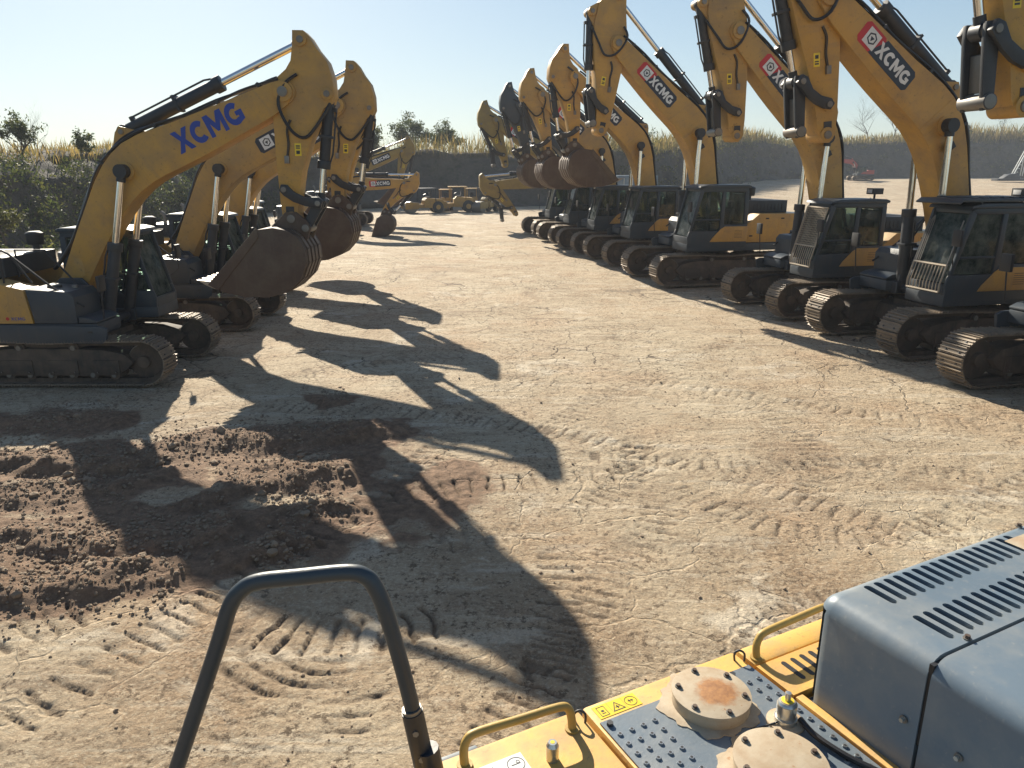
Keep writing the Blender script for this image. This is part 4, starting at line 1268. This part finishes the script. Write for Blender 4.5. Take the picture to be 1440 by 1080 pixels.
tree('broadleaf_tree', 'large spreading tree with open round crown in the middle of the horizon', -12.6, 97, 5.0, 5.2, 1.7, 4200, .16, .2, seed=8, group=TG)
tree('broadleaf_tree', 'dense dark tree leaning beside the large spreading tree on its right', -8.3, 99, 5.0, 4.4, 1.5, 4200, .17, .18, seed=12, group=TG)
tree('round_tree', 'rounded dense green tree just left of the large spreading tree', -15.2, 82, 3.6, 4.0, 1.1, 5200, .15, .16, seed=21, group=TG, low=.05, mat='leaf2')
tree('bare_tree', 'taller of the two leafless trees above the right bank', 80.5, 166, 8.9, 9.4, 1.0, 0, 0, .13, seed=31, bare=True, group=TG, levels=4)
tree('bare_tree', 'shorter leafless tree left of the taller leafless one', 75.6, 166, 8.9, 8.2, 1.1, 0, 0, .12, seed=35, bare=True, group=TG, levels=4)
tree('bare_tree', 'thin leafless sapling among the reeds on the left bank', -27.2, 45, 4.6, 2.6, .8, 0, 0, .03, seed=37, bare=True, group=TG)
tree('shrub', 'low green shrub beside the raised boom on the left bank', -25.6, 47, 4.5, 1.5, 1.1, 900, .10, .05, cat='shrub', seed=41, group=TG)
tree('shrub', 'low leafy shrub on the right bank right of the leafless trees', 94, 166, 9.2, 4.0, 1.3, 900, .25, .08, cat='shrub', seed=43, group=TG)
tree('bare_tree', 'sparse twiggy tree on the far bank right of the dark raised arm', 104, 167, 9.3, 5.6, 1.0, 160, .16, .07, seed=47, bare=True, group=TG)
tree('bare_tree', 'small leafless tree behind the far end of the right-hand row', -2.6, 94, 5.0, 3.6, 1.0, 90, .12, .06, seed=53, bare=True, group=TG)
tree('shrub', 'pale grey rounded bush at the foot of the left bank', -20.4, 30.5, 1.2, 1.5, 1.2, 1500, .07, .05, cat='shrub', mat='leaf2', seed=61, low=.0)
for i_, (x_, y_, h_) in enumerate(((-20.3, 66, 2.6), (-23, 60, 2.4), (9, 90, 3.0), (17, 99, 3.2))):
    tree('shrub', ['bushy shrub on the bank left of the rounded green tree', 'twiggy shrub on the bank behind the left-hand row', 'thin shrub on the bank behind the middle of the right-hand row', 'tall shrub on the bank behind the pale cylinder of the right-hand row'][i_],
         x_, y_, 4.8 if i_ < 2 else 4.8 + .2 * i_, h_, 1.1, 500, .13, .05, cat='shrub', seed=70 + i_, group=TG)
# ------------------------------------------------------------------ the machine the photograph is taken from
DZ = 2.2
def foreground():
    C0 = (-.253, 1.817)                                # corner of its deck edge on the plan
    ang = R(27.255)
    root = bpy.data.objects.new('excavator', None); COL.objects.link(root)
    root.location = (C0[0], C0[1], 0); root.rotation_euler = (0, 0, ang)
    tag(root, 'nearest excavator, yellow deck with slate louvred hood filling the bottom right corner', 'excavator', 'tracked excavators parked in two facing rows')
    W2L = (Matrix.Translation((C0[0], C0[1], 0)) @ Matrix.Rotation(ang, 4, 'Z')).inverted()
    def P(nm, mb, parent=root, bevel=0, ang_=35):
        return link(nm, mb.mesh(nm, bevel, ang_), parent)
    # deck panels
    mb = MB(); mb.box(-.16, .526, -1.35, 0, DZ - .16, DZ, 'deck_yellow')
    d1 = P('deck_panel', mb, bevel=.016)
    mb = MB(); mb.box(.540, 1.196, -1.9, 0, DZ - .16, DZ, 'deck_yellow'); P('deck_panel', mb, bevel=.016)
    mb = MB(); mb.box(1.210, 3.4, -.098, 0, DZ - .16, DZ, 'deck_yellow')
    P('deck_panel', mb, bevel=.014)
    mb = MB(); mb.box(1.210, 1.95, -.275, -.104, DZ - .05, DZ - .002, 'deck_yellow')
    for i in range(7):
        x = 1.30 + i * .045
        mb.prism([(x, -.135), (x + .006, -.128), (x + .014, -.128), (x + .020, -.135), (x + .020, -.225), (x + .014, -.232), (x + .006, -.232), (x, -.225)], DZ - .004, DZ - .0005, 'black', axis='z')
    P('vent_panel', mb, bevel=0)
    mb = MB(); mb.box(1.210, 1.243, -1.9, -.283, DZ - .05, DZ - .003, 'deck_yellow'); mb.box(1.243, 3.4, -1.9, -.29, DZ - .2, DZ - .02, 'dark')
    P('deck_strip', mb, bevel=.004)
    mb = MB(); mb.box(-.15, 3.4, -2.9, -.012, 1.25, DZ - .165, 'grey'); mb.box(.0, .5, -.013, -.006, 1.4, 1.95, 'deck_yellow')
    mb.box(.7, 1.8, -.013, -.006, 1.3, 1.98, 'deck_yellow'); P('side_body', mb, bevel=.02)
    mb = MB(); mb.box(-.15, .17, .002, .022, DZ - .05, DZ - .012, 'hood_grey'); P('edge_trim', mb, bevel=.005)
    for x0, y0 in ((.5, -.045), (1.175, -.045)):
        mb = MB(); mb.tube([(x0 - .012, y0, DZ), (x0 - .015, y0, DZ + .03), (x0, y0 - .008, DZ + .042), (x0 + .015, y0 - .018, DZ + .03), (x0 + .014, y0 - .02, DZ)], .0042, 'dark', 6, 3)
        P('latch_ring', mb)
    # checker plates
    def plate(pts, holes):
        mb = MB(); mb.prism(pts, DZ + .0005, DZ + .005, 'plate', axis='z')
        for x, y in holes:
            mb.cyl((x, y, DZ + .004), (x, y, DZ + .0105), .0098, 'plate', r1=.0078, n=12); mb.cyl((x, y, DZ + .0100), (x, y, DZ + .0108), .0076, 'galv', n=12)
            mb.cyl((x, y, DZ + .0104), (x, y, DZ + .0112), .0046, 'black', n=10)
        return P('tread_plate', mb)
    cov = [(.925, -.185, .128), (.90, -.508, .135)]
    def clear(x, y):
        return all(math.hypot(x - a, y - b) > r + .035 for a, b, r in cov) and math.hypot(x - 1.077, y + .362) > .075
    holes = []
    for i in range(14):
        for j in range(24):
            x = .579 + i * .0447; y = -.165 - j * .0445
            if y > -1.15 and x < 1.175 and clear(x, y) and not (.73 < x < 1.08 and -.36 > y > -.40) and (x < .73 or x > 1.09):
                holes.append((x, y))
    plate([(.552, -.092), (1.186, -.092), (1.186, -1.6), (.552, -1.6)], holes)
    for x, y in ((.575, -.115), (1.09, -.112)):
        mb = MB(); mb.cyl((x, y, DZ + .005), (x, y, DZ + .016), .011, 'dark', n=6); P('bolt', mb)
    # round tank covers
    for k, (x, y, r) in enumerate(cov):
        mb = MB()
        cm = 'cover_rust'; pl = []
        for i in range(72):
            t = 2 * PI * i / 72; q = r + .022 + .016 * max(0, math.cos(t - 2.6)) + .010 * math.sin(5 * t + k) + .007 * math.sin(11 * t + 2) + .004 * math.sin(23 * t)
            pl.append((x + q * math.cos(t), y + q * math.sin(t)))
        mb.prism(pl, DZ + .004, DZ + .0085, cm, axis='z')
        mb.cyl((x, y, DZ + .0085), (x, y, DZ + .040), r - .003, 'frame' if False else cm, n=48); mb.cyl((x, y, DZ + .042), (x, y, DZ + .053), r, cm, n=48); mb.cyl((x, y, DZ + .040), (x, y, DZ + .042), r - .008, 'frame', n=48)
        c = P('tank_cover', mb, bevel=.002)
        if k == 0:
            c['label'] = 'round bolted cover with an orange rust stain'
        for i in range(6):
            t = 2 * PI * i / 6 + .35 + k * .5; q = r - .022
            mb = MB(); bx, by = x + q * math.cos(t), y + q * math.sin(t)
            mb.cyl((bx, by, DZ + .053), (bx, by, DZ + .057), .011, 'steel', n=12); mb.cyl((bx, by, DZ + .057), (bx, by, DZ + .0635), .0075, 'rust', n=6)
            P('bolt', mb, c)
    # breather valve and its cable
    x, y = 1.077, -.362
    mb = MB(); mb.cyl((x, y, DZ + .004), (x, y, DZ + .014), .058, 'cover', n=28); mb.cyl((x, y, DZ + .014), (x, y, DZ + .03), .036, 'galv', n=24)
    mb.cyl((x, y, DZ + .03), (x, y, DZ + .078), .031, 'galv', n=28); mb.cyl((x, y, DZ + .078), (x, y, DZ + .088), .031, 'galv', r1=.024, n=28)
    mb.cyl((x, y, DZ + .088), (x, y, DZ + .09), .021, 'label_yellow', n=20); mb.cyl((x, y, DZ + .09), (x, y, DZ + .118), .010, 'galv', n=10)
    P('breather_valve', mb, bevel=.0015)
    mb = MB(); mb.tube([(x + .03, y - .03, DZ + .03), (1.10, -.46, DZ + .022), (1.12, -.56, DZ + .018), (1.165, -.68, DZ + .016), (1.185, -.85, DZ + .016), (1.18, -1.2, DZ + .016)], .0095, 'hose', 8, 6); P('cable', mb)
    mb = MB(); mb.tube([(x - .03, y, DZ + .02), (.99, -.345, DZ + .009), (.955, -.34, DZ + .012)], .003, 'hose', 6, 4); P('wire', mb)
    # bolt post on the left panel
    mb = MB(); x, y = .343, -.150
    mb.cyl((x, y, DZ), (x, y, DZ + .05), .019, 'galv', n=18); mb.cyl((x, y, DZ + .05), (x, y, DZ + .062), .019, 'galv', r1=.013, n=18); mb.cyl((x, y, DZ + .0615), (x, y, DZ + .0625), .0075, 'label_yellow', n=6)
    P('filler_post', mb, d1)
    # yellow grab rails
    def rail(pts):
        mb = MB(); mb.tube(pts, .0135, 'handrail_yellow', 12, 5)
        for p in (pts[0], pts[-1]):
            mb.cyl((p[0], p[1], DZ), (p[0], p[1], DZ + .006), .024, 'handrail_yellow', n=16)
        P('grab_rail', mb)
    rail([(.10, -.052, DZ), (.10, -.047, DZ + .045), (.112, -.043, DZ + .078), (.145, -.043, DZ + .092), (.28, -.052, DZ + .092), (.415, -.061, DZ + .092), (.448, -.063, DZ + .078), (.46, -.066, DZ + .045), (.462, -.071, DZ)])
    rail([(1.243, -.072, DZ), (1.242, -.066, DZ + .04), (1.256, -.062, DZ + .072), (1.29, -.060, DZ + .088), (1.45, -.052, DZ + .09), (1.60, -.044, DZ + .088), (1.64, -.044, DZ + .07), (1.652, -.046, DZ)])
    # stickers
    def sticker(nm, x, y, w, h, base, parent=root):
        mb = MB(); mb.box(x, x + w, y - h, y, DZ + .0004, DZ + .0014, base); return mb
    z0, z1 = DZ + .0013, DZ + .002
    def linebox(mb, x, y, w, h, t):
        mb.box(x, x + w, y - t, y, z0, z1, 'ink'); mb.box(x, x + w, y - h, y - h + t, z0, z1, 'ink')
        mb.box(x, x + t, y - h + t, y - t, z0, z1, 'ink'); mb.box(x + w - t, x + w, y - h + t, y - t, z0, z1, 'ink')
    def tri(mb, cx, cy, s, t):
        pts = [(cx - s, cy - s * .75), (cx + s, cy - s * .75), (cx, cy + s * .95)]
        q = [(cx + (a - cx) * (1 - t), cy - s * .15 + (b - cy + s * .15) * (1 - t)) for a, b in pts]
        for i in range(3):
            j = (i + 1) % 3
            mb.prism([pts[i], pts[j], q[j], q[i]], z0, z1, 'ink', axis='z')
    def ring(mb, cx, cy, r0, r1):
        n = 24
        for i in range(n):
            a, b = 2 * PI * i / n, 2 * PI * (i + 1) / n
            mb.prism([(cx + r0 * math.cos(a), cy + r0 * math.sin(a)), (cx + r1 * math.cos(a), cy + r1 * math.sin(a)), (cx + r1 * math.cos(b), cy + r1 * math.sin(b)), (cx + r0 * math.cos(b), cy + r0 * math.sin(b))], z0, z1, 'ink', axis='z')
    mb = sticker('w', .566, -.020, .165, .058, 'label_yellow')
    linebox(mb, .577, -.027, .030, .044, .0022); mb.box(.587, .597, -.052, -.044, z0, z1, 'ink'); mb.box(.585, .599, -.060, -.057, z0, z1, 'ink')
    tri(mb, .648, -.050, .024, .22); mb.box(.640, .656, -.054, -.051, z0, z1, 'ink'); mb.box(.646, .650, -.060, -.044, z0, z1, 'ink')
    ring(mb, .703, -.049, .020, .022); mb.box(.693, .713, -.048, -.045, z0, z1, 'ink'); mb.box(.697, .700, -.056, -.040, z0, z1, 'ink'); mb.box(.706, .709, -.055, -.043, z0, z1, 'ink')
    for x in (.622, .677):
        mb.box(x, x + .0012, -.078, -.020, z0, z1, 'deck_yellow')
    o = P('warning_sticker', mb); o['label'] = 'yellow warning sticker with three symbols'
    mb = sticker('w', .105, -.082, .165, .075, 'white', d1)
    tri(mb, .168, -.122, .026, .2); mb.box(.163, .173, -.130, -.115, z0, z1, 'ink')
    mb.box(.204, .2055, -.157, -.082, z0, z1, 'galv'); ring(mb, .237, -.119, .025, .0275); mb.box(.222, .252, -.1205, -.1175, z0, z1, 'ink'); ring(mb, .246, -.112, .004, .006)
    o = P('warning_sticker', mb, d1); o['label'] = 'peeling white sticker with warning triangle'
    # louvred hood
    def slots(mb, x0, dx, n, y0, y1):
        for i in range(n):
            x = x0 + i * dx; w = .0135; pr = []
            for k in range(7):
                t = PI * k / 6; pr.append((x + w * math.cos(t), y1 + w * math.sin(t)))
            for k in range(7):
                t = PI + PI * k / 6; pr.append((x + w * math.cos(t), y0 + w * math.sin(t)))
            mb.prism(pr, DZ + .30, DZ + .5, 'dark', axis='z')
    def hood(y0, y1, rows, gr):
        mb = MB(); mb.box(1.245, 3.4, y0, y1, DZ - .015, DZ + .388, 'hood_grey')
        bm_ = mb.mesh('hood_outer'); bm = bmesh.new(); bm.from_mesh(bm_)
        es = [e for e in bm.edges if max(v.co.z for v in e.verts) > DZ + .3 and min(v.co.x for v in e.verts) < 1.3 and (gr or abs(e.verts[0].co.y - e.verts[1].co.y) > .1)]
        if gr:
            es = [e for e in bm.edges if (min(v.co.z for v in e.verts) > DZ + .3 and not (min(v.co.y for v in e.verts) < y0 + .01 and max(v.co.y for v in e.verts) < y0 + .01) and not min(v.co.x for v in e.verts) > 3)
                  or (abs(e.verts[0].co.z - e.verts[1].co.z) > .1 and max(v.co.x for v in e.verts) < 1.3 and e.verts[0].co.y > y1 - .01)]
        bmesh.ops.bevel(bm, geom=es, offset=.062, segments=6, profile=.5, affect='EDGES')
        bm.to_mesh(bm_); bm.free()
        o = link('engine_hood', bm_, root)
        cm = MB(); cm.box(1.250, 3.39, y0 + .005, y1 - .005, DZ - .1, DZ + .34, 'dark'); cut1 = link('cut', cm.mesh('cut'))
        cm = MB()
        for r in rows:
            slots(cm, *r)
        cuts = [cut1] + ([link('cut', cm.mesh('cut'))] if rows else [])
        for c in cuts:
            c.matrix_world = root.matrix_basis
            md = o.modifiers.new('b', 'BOOLEAN'); md.operation = 'DIFFERENCE'; md.object = c; md.solver = 'EXACT'
        bpy.context.view_layer.update()
        me = bpy.data.meshes.new_from_object(o.evaluated_get(bpy.context.evaluated_depsgraph_get()))
        o.modifiers.clear(); o.data = me
        me.polygons.foreach_set('use_smooth', [True] * len(me.polygons)); me.set_sharp_from_angle(angle=R(32))
        for c in cuts:
            bpy.data.objects.remove(c)
        return o
    h1 = hood(-.676, -.283, [(1.415, .0475, 17, -.435, -.345), (1.40, .0475, 24, -.632, -.530)], True)
    h2 = hood(-2.2, -.688, [], False)
    mb = MB(); mb.box(1.33, 3.2, -.66, -.31, DZ, DZ + .27, 'frame')
    for i in range(10):
        mb.cyl((1.5 + i * .17, -.65, DZ + .29), (1.5 + i * .17, -.33, DZ + .29), .028, 'rust', n=12)
    mb.box(1.25, 3.38, -.689, -.675, DZ + .1, DZ + .372, 'black')
    P('engine', mb)
    for p, hh in (((1.43, -.665, DZ + .388), h1), ((2.30, -.315, DZ + .388), h1)):
        mb = MB(); mb.cyl(p, (p[0], p[1], p[2] + .004), .012, 'steel', n=14); mb.cyl((p[0], p[1], p[2] + .004), (p[0], p[1], p[2] + .013), .008, 'rust', n=6); P('bolt', mb, hh)
    for y in (-.635, -.80):
        mb = MB(); mb.cyl((1.245, y, DZ + .16), (1.238, y, DZ + .16), .012, 'steel', n=14); mb.cyl((1.24, y, DZ + .16), (1.228, y, DZ + .16), .007, 'galv', n=6); P('bolt', mb, h1 if y > -.68 else h2)
    mb = MB(); mb.box(2.13, 2.6, -.43, -.36, DZ + .3882, DZ + .3895, 'cover'); P('label_plate', mb, h1)
    # dark access handrail at the front corner
    pts = [(-.252, 1.80, 2.2), (-.30, 1.80, 2.50), (-.345, 1.80, 2.72), (-.372, 1.80, 2.805), (-.40, 1.80, 2.842), (-.45, 1.80, 2.852), (-.58, 1.80, 2.838), (-.685, 1.80, 2.825), (-.735, 1.80, 2.800), (-.775, 1.80, 2.745), (-.83, 1.80, 2.60), (-1.03, 1.80, 2.10), (-1.10, 1.80, 1.95)]
    mb = MB(); mb.tube([W2L @ Vector(p) for p in pts], .0225, 'rail_blue', 16, 5)
    ra = P('handrail', mb)
    mb = MB(); a, b = W2L @ Vector((-.252, 1.80, 2.18)), W2L @ Vector((-.2865, 1.80, 2.405))
    mb.cyl(a, b, .031, 'dark', n=18); a2 = W2L @ Vector((-.222, 1.795, 2.12)); b2 = W2L @ Vector((-.247, 1.795, 2.28)); mb.cyl(a2, b2, .034, 'dark', n=12)
    mb.cyl(b, b + (b - a) * .05, .028, 'steel', n=18)
    for q in (.35, .75):
        p = a.lerp(b, q); mb.cyl(p, p + (W2L.to_3x3() @ Vector((.1, -.9, .15))).normalized() * .036, .009, 'steel', n=6)
    P('rail_socket', mb, ra)
    # running gear below the deck
    for y in (-.66, -3.2):
        for nm, key, fn in (('crawler_track', 'track', m_track), ('track_frame', 'tframe', m_trackframe)):
            t = link(nm, once(key, fn), root, (.9, y, 0))
    mb = MB(); mb.box(-.2, 2.0, -2.8, -1.0, .5, 1.2, 'frame'); P('undercarriage', mb, bevel=.02)
foreground()

# ------------------------------------------------------------------ the two rows
GR = 'tracked excavators parked in two facing rows'
LX = -8.5
excavator('excavator', 'nearest excavator of the left row, boom lettered in large plain blue letters', (LX, 14.6, 0), 0, .86, 39, -91, 'A', 0, 'yellow', 'blue')
excavator('excavator', 'second excavator of the left row, dark boom label half hidden by the nearer stick', (LX, 19.5, 0), 0, .86, 41, -93, 'A', 4, 'yellow_b', 'black')
excavator('excavator', 'third left-row excavator, mostly hidden, chrome boom rods showing behind the second', (LX - .7, 24.0, 0), 0, .84, 41, -94, 'A', -3, 'yellow', 'black')
excavator('excavator', 'fourth excavator of the left row, its boom rods just visible behind the third', (LX - 2.4, 29.4, 0), 0, .84, 40, -94, 'A', 2, 'yellow_old', 'black')
excavator('excavator', 'excavator at far end of left row, arm low and straight with bucket on the ground', (-11.4, 46.0, 0), 0, .80, 17, -127, 'A', 25, 'yellow', 'red', far=True)
excavator('excavator', 'faded olive excavator behind the low-armed one, boom raised before the spreading tree', (-12.4, 55.0, 0), 0, .88, 36, -96, 'A', 0, 'olive', 'black', far=True)
RH = 192.5
excavator('excavator', 'excavator cut off at right edge, only track front and stick end showing', (10.7, 12.5, 0), RH, 1.0, 55.5, -97, 'B', None, 'yellow', 'red', guard='low', roofg=True)
excavator('excavator', 'right-row excavator with half-height cab grille and overhanging roof guard', (10.0, 17.15, 0), RH, 1.0, 52.5, -97, 'B', None, 'yellow', 'red', guard='low', roofg=True, light=True)
excavator('excavator', 'right-row excavator whose whole windscreen is covered by mesh grille', (9.03, 21.6, 0), RH, .97, 57.5, -94, 'B', None, 'yellow_b', 'red', guard='full', light=True)
excavator('excavator', 'tallest-reaching right-row excavator with clear windscreen and long yellow engine doors', (7.05, 27.4, 0), RH, 1.05, 57, -80, 'B', None, 'yellow', 'red')
excavator('excavator', 'right-row excavator with bucket, black boom label partly hidden by a hanging link', (5.95, 33.0, 0), RH, 1.0, 57, -91, 'A', 0, 'yellow', 'black')
excavator('excavator', 'right-row excavator with bucket, next beyond the one with a partly hidden label', (4.95, 37.6, 0), RH, .98, 55, -97, 'A', 4, 'yellow_b', 'red', far=True)
excavator('excavator', 'dark slate-armed excavator near the far end of the right row', (4.1, 42.2, 0), RH, .98, 53.5, -99, 'A', 0, 'grey', None, far=True)
excavator('excavator', 'dusty olive excavator at the far end of the right row', (3.3, 46.8, 0), RH, .98, 47, -103, 'A', None, 'olive', 'red', far=True)
excavator('excavator', 'last excavator of the right row, arm folded low with stick end on the ground', (4.5, 51.6, 0), RH, .90, 11, -127, 'A', None, 'olive', None, far=True)
# distant red machines on the raised yard
excavator('excavator', 'small red excavator far off before the dark bank, arm stretched level', (62, 138, gz(62, 138)), 182, .78, 24, -62, 'A', 0, 'red_paint', None, far=True)
excavator('excavator', 'red excavator at the right edge of the picture, arm raised above the far yard', (53.5, 70, 1.0), 170, .60, 44, -70, 'A', 0, 'red_paint', None, far=True)

# ------------------------------------------------------------------ compact machines at the end of the yard
def roller(label, loc, hd, S, col, flat):
    root = bpy.data.objects.new('road_roller', None); COL.objects.link(root)
    root.location = loc; root.rotation_euler = (0, 0, R(hd)); root.scale = (S, S, S)
    tag(root, label, 'road roller', 'compact rollers parked at the end of the yard')
    def body():
        mb = MB(); mb.prism([(-2.1, .55), (.1, .55), (.1, 1.35), (-.2, 1.6), (-1.9, 1.45), (-2.1, 1.2)], -.62, .62, col); mb.box(.1, 1.0, -.4, .4, .55, .95, col)
        mb.prism([(.8, .45), (2.3, .45), (2.3, 1.05), (2.1, 1.2), (.8, 1.1)], -.8, -.68, col); mb.prism([(.8, .45), (2.3, .45), (2.3, 1.05), (2.1, 1.2), (.8, 1.1)], .68, .8, col)
        return mb.mesh('body', .04)
    def canopy():
        mb = MB(); mb.box(-1.3, .6, -.78, .78, 2.52, 2.62, col if not flat else 'dark')
        for x in (-1.15, .45):
            for y in (-.68, .68):
                mb.cyl((x, y, 1.2), (x, y, 2.55), .045, 'dark', n=8)
        return mb.mesh('canopy', .02)
    def drum():
        mb = MB(); mb.cyl((0, -.66, 0), (0, .66, 0), .62, 'steel', n=28); return mb.mesh('drum', .02)
    def wheel():
        mb = MB(); mb.cyl((0, -.2, 0), (0, .2, 0), .62, 'black', n=24); mb.cyl((0, -.21, 0), (0, .21, 0), .3, col, n=18); return mb.mesh('wheel', .04)
    def seat():
        mb = MB(); mb.box(-.75, -.25, -.25, .25, 1.45, 1.7, 'seat'); mb.box(-.78, -.66, -.25, .25, 1.7, 2.15, 'seat'); mb.tube([(.0, 0, 1.4), (-.1, 0, 1.95)], .03, 'black'); mb.cyl((-.12, 0, 1.93), (-.10, 0, 1.97), .17, 'black', n=16)
        return mb.mesh('seat', .02)
    link('body', once('rb' + col, body), root); link('canopy', once('rc%s%d' % (col, flat), canopy), root)
    link('drum', once('rd', drum), root, (1.55, 0, .62)); link('seat', once('rs', seat), root)
    for y in (-.55, .55):
        link('wheel', once('rw' + col, wheel), root, (-1.4, y, .62))
for k_, (px_, y_, col_, fl_) in enumerate(((-8.1, 70.5, 'yellow_old', True), (-6.5, 75, 'yellow', False), (-5.4, 72, 'yellow_old', False), (-3.9, 76, 'yellow_old', False), (-2.5, 73, 'olive', True))):
    roller(['compact roller with dark canopy, leftmost of the far group', 'yellow compact roller right of the dark-canopied one', 'middle yellow compact roller of the far group', 'faded compact roller second from the right of the far group', 'olive compact roller at right end of the far group'][k_],
           (px_, y_, gz(px_, y_)), [205, 268, 190, 282, 240][k_], [.85, .78, .9, .8, .85][k_], col_, fl_)
def container():
    mb = MB(); mb.box(-1.5, 1.5, -1.2, 1.2, 0, 2.4, 'hood_grey')
    for i in range(14):
        x = -1.4 + i * .21; mb.box(x, x + .09, -1.235, -1.2, .15, 2.25, 'hood_grey')
    root = bpy.data.objects.new('shipping_container', None); COL.objects.link(root); root.location = (10.9, 70, .0); root.scale = (1.25, 1.25, 1.4); root.rotation_euler = (0, 0, R(8))
    tag(root, 'pale grey corrugated container standing behind the right row before the bank', 'container')
    link('box', mb.mesh('box', .015), root)
    mb = MB(); mb.box(-1.45, -.02, -1.262, -1.238, .1, 2.3, 'hood_grey'); mb.box(.02, 1.45, -1.262, -1.238, .1, 2.3, 'hood_grey')
    d = link('door', mb.mesh('door', .01), root); mb = MB()
    for x in (-1.0, -.4, .4, 1.0):
        mb.cyl((x, -1.28, .15), (x, -1.28, 2.25), .025, 'galv', n=8)
    link('lock_bar', mb.mesh('lock_bar'), d)
container()
def mast():
    root = bpy.data.objects.new('drill_rig', None); COL.objects.link(root); root.location = (87, 134, gz(87, 134)); tag(root, 'slim grey drilling mast on a low frame far off on the right-hand yard', 'drill rig')
    mb = MB(); mb.box(-3.5, 3.5, -.9, .9, .2, .6, 'dark'); mb.prism([(-2.5, .6), (.5, .6), (.2, 1.5), (-1.5, 1.3)], -.7, .7, 'dark'); link('frame', mb.mesh('frame', .05), root)
    mb = MB()
    for y in (-.3, .3):
        mb.tube([(-.6, y, 1), (1.2, y, 5.6)], .09, 'galv', 6); mb.tube([(1.0, y, 1), (1.2, y, 5.6)], .09, 'galv', 6)
    for i in range(6):
        mb.box(.0 + i * .2, .2 + i * .2, -.3, .3, 1.6 + i * .6, 1.72 + i * .6, 'galv')
    link('mast', mb.mesh('mast'), root)
mast()

def haze():
    mb = MB(); m = bpy.data.materials.new('hazy_air'); m.use_nodes = True; nt = m.node_tree
    nt.nodes.clear(); out = nt.nodes.new('ShaderNodeOutputMaterial'); pv = nt.nodes.new('ShaderNodeVolumePrincipled')
    pv.inputs['Color'].default_value = (.86, .92, 1, 1); pv.inputs['Density'].default_value = .0007
    nt.links.new(pv.outputs[0], out.inputs['Volume'])
    mb.box(-420, 420, -60, 345, -1.6, 24, m); tag(link('haze', mb.mesh('haze')), kind='stuff')
haze()
# ------------------------------------------------------------------ camera, sky and sun
cam = bpy.data.cameras.new('camera'); cam.sensor_width = 36; cam.lens = 26.25; cam.clip_start = .05; cam.clip_end = 3000
co_ = bpy.data.objects.new('camera', cam); COL.objects.link(co_)
co_.location = (0, 0, 3.9); co_.rotation_euler = (R(90 - 16.05), 0, 0)
scene.camera = co_
AZ, EL = R(-23.3), R(29.5)
sun = bpy.data.lights.new('sun', 'SUN'); sun.energy = 5.0; sun.angle = R(.53); sun.color = (1.0, .91, .76)
so = bpy.data.objects.new('sun', sun); COL.objects.link(so)
d_ = Vector((math.sin(AZ) * math.cos(EL), math.cos(AZ) * math.cos(EL), math.sin(EL)))
so.rotation_euler = d_.to_track_quat('Z', 'Y').to_euler()
w = bpy.data.worlds.new('World'); scene.world = w; w.use_nodes = True
nt = w.node_tree; bg = nt.nodes['Background']
sk = nt.nodes.new('ShaderNodeTexSky'); sk.sky_type = 'NISHITA'; sk.sun_disc = False
sk.sun_elevation = EL; sk.sun_rotation = AZ; sk.altitude = 50; sk.air_density = 1.0; sk.dust_density = .45; sk.ozone_density = 1.6
tint = mix(nt, 1.0, sk.outputs[0], (.95, 1.0, 1.04), 'MULTIPLY')
# thin high haze: the bright aureole levels off instead of burning out
q1 = nt.nodes.new('ShaderNodeVectorMath'); q1.operation = 'DIVIDE'; nt.links.new(tint, q1.inputs[0]); q1.inputs[1].default_value = (13.0, 15.5, 16.5)
q2 = nt.nodes.new('ShaderNodeVectorMath'); q2.operation = 'ADD'; nt.links.new(q1.outputs[0], q2.inputs[0]); q2.inputs[1].default_value = (1, 1, 1)
q3 = nt.nodes.new('ShaderNodeVectorMath'); q3.operation = 'DIVIDE'; nt.links.new(tint, q3.inputs[0]); nt.links.new(q2.outputs[0], q3.inputs[1])
nt.links.new(q3.outputs[0], bg.inputs[0]); bg.inputs[1].default_value = .07
vs = scene.view_settings
vs.view_transform = 'Standard'; vs.look = 'None'; vs.exposure = 1.08; vs.gamma = 1; vs.use_curve_mapping = False
scene.cycles.use_denoising = True
scene.cycles.max_bounces = 8; scene.cycles.transparent_max_bounces = 12
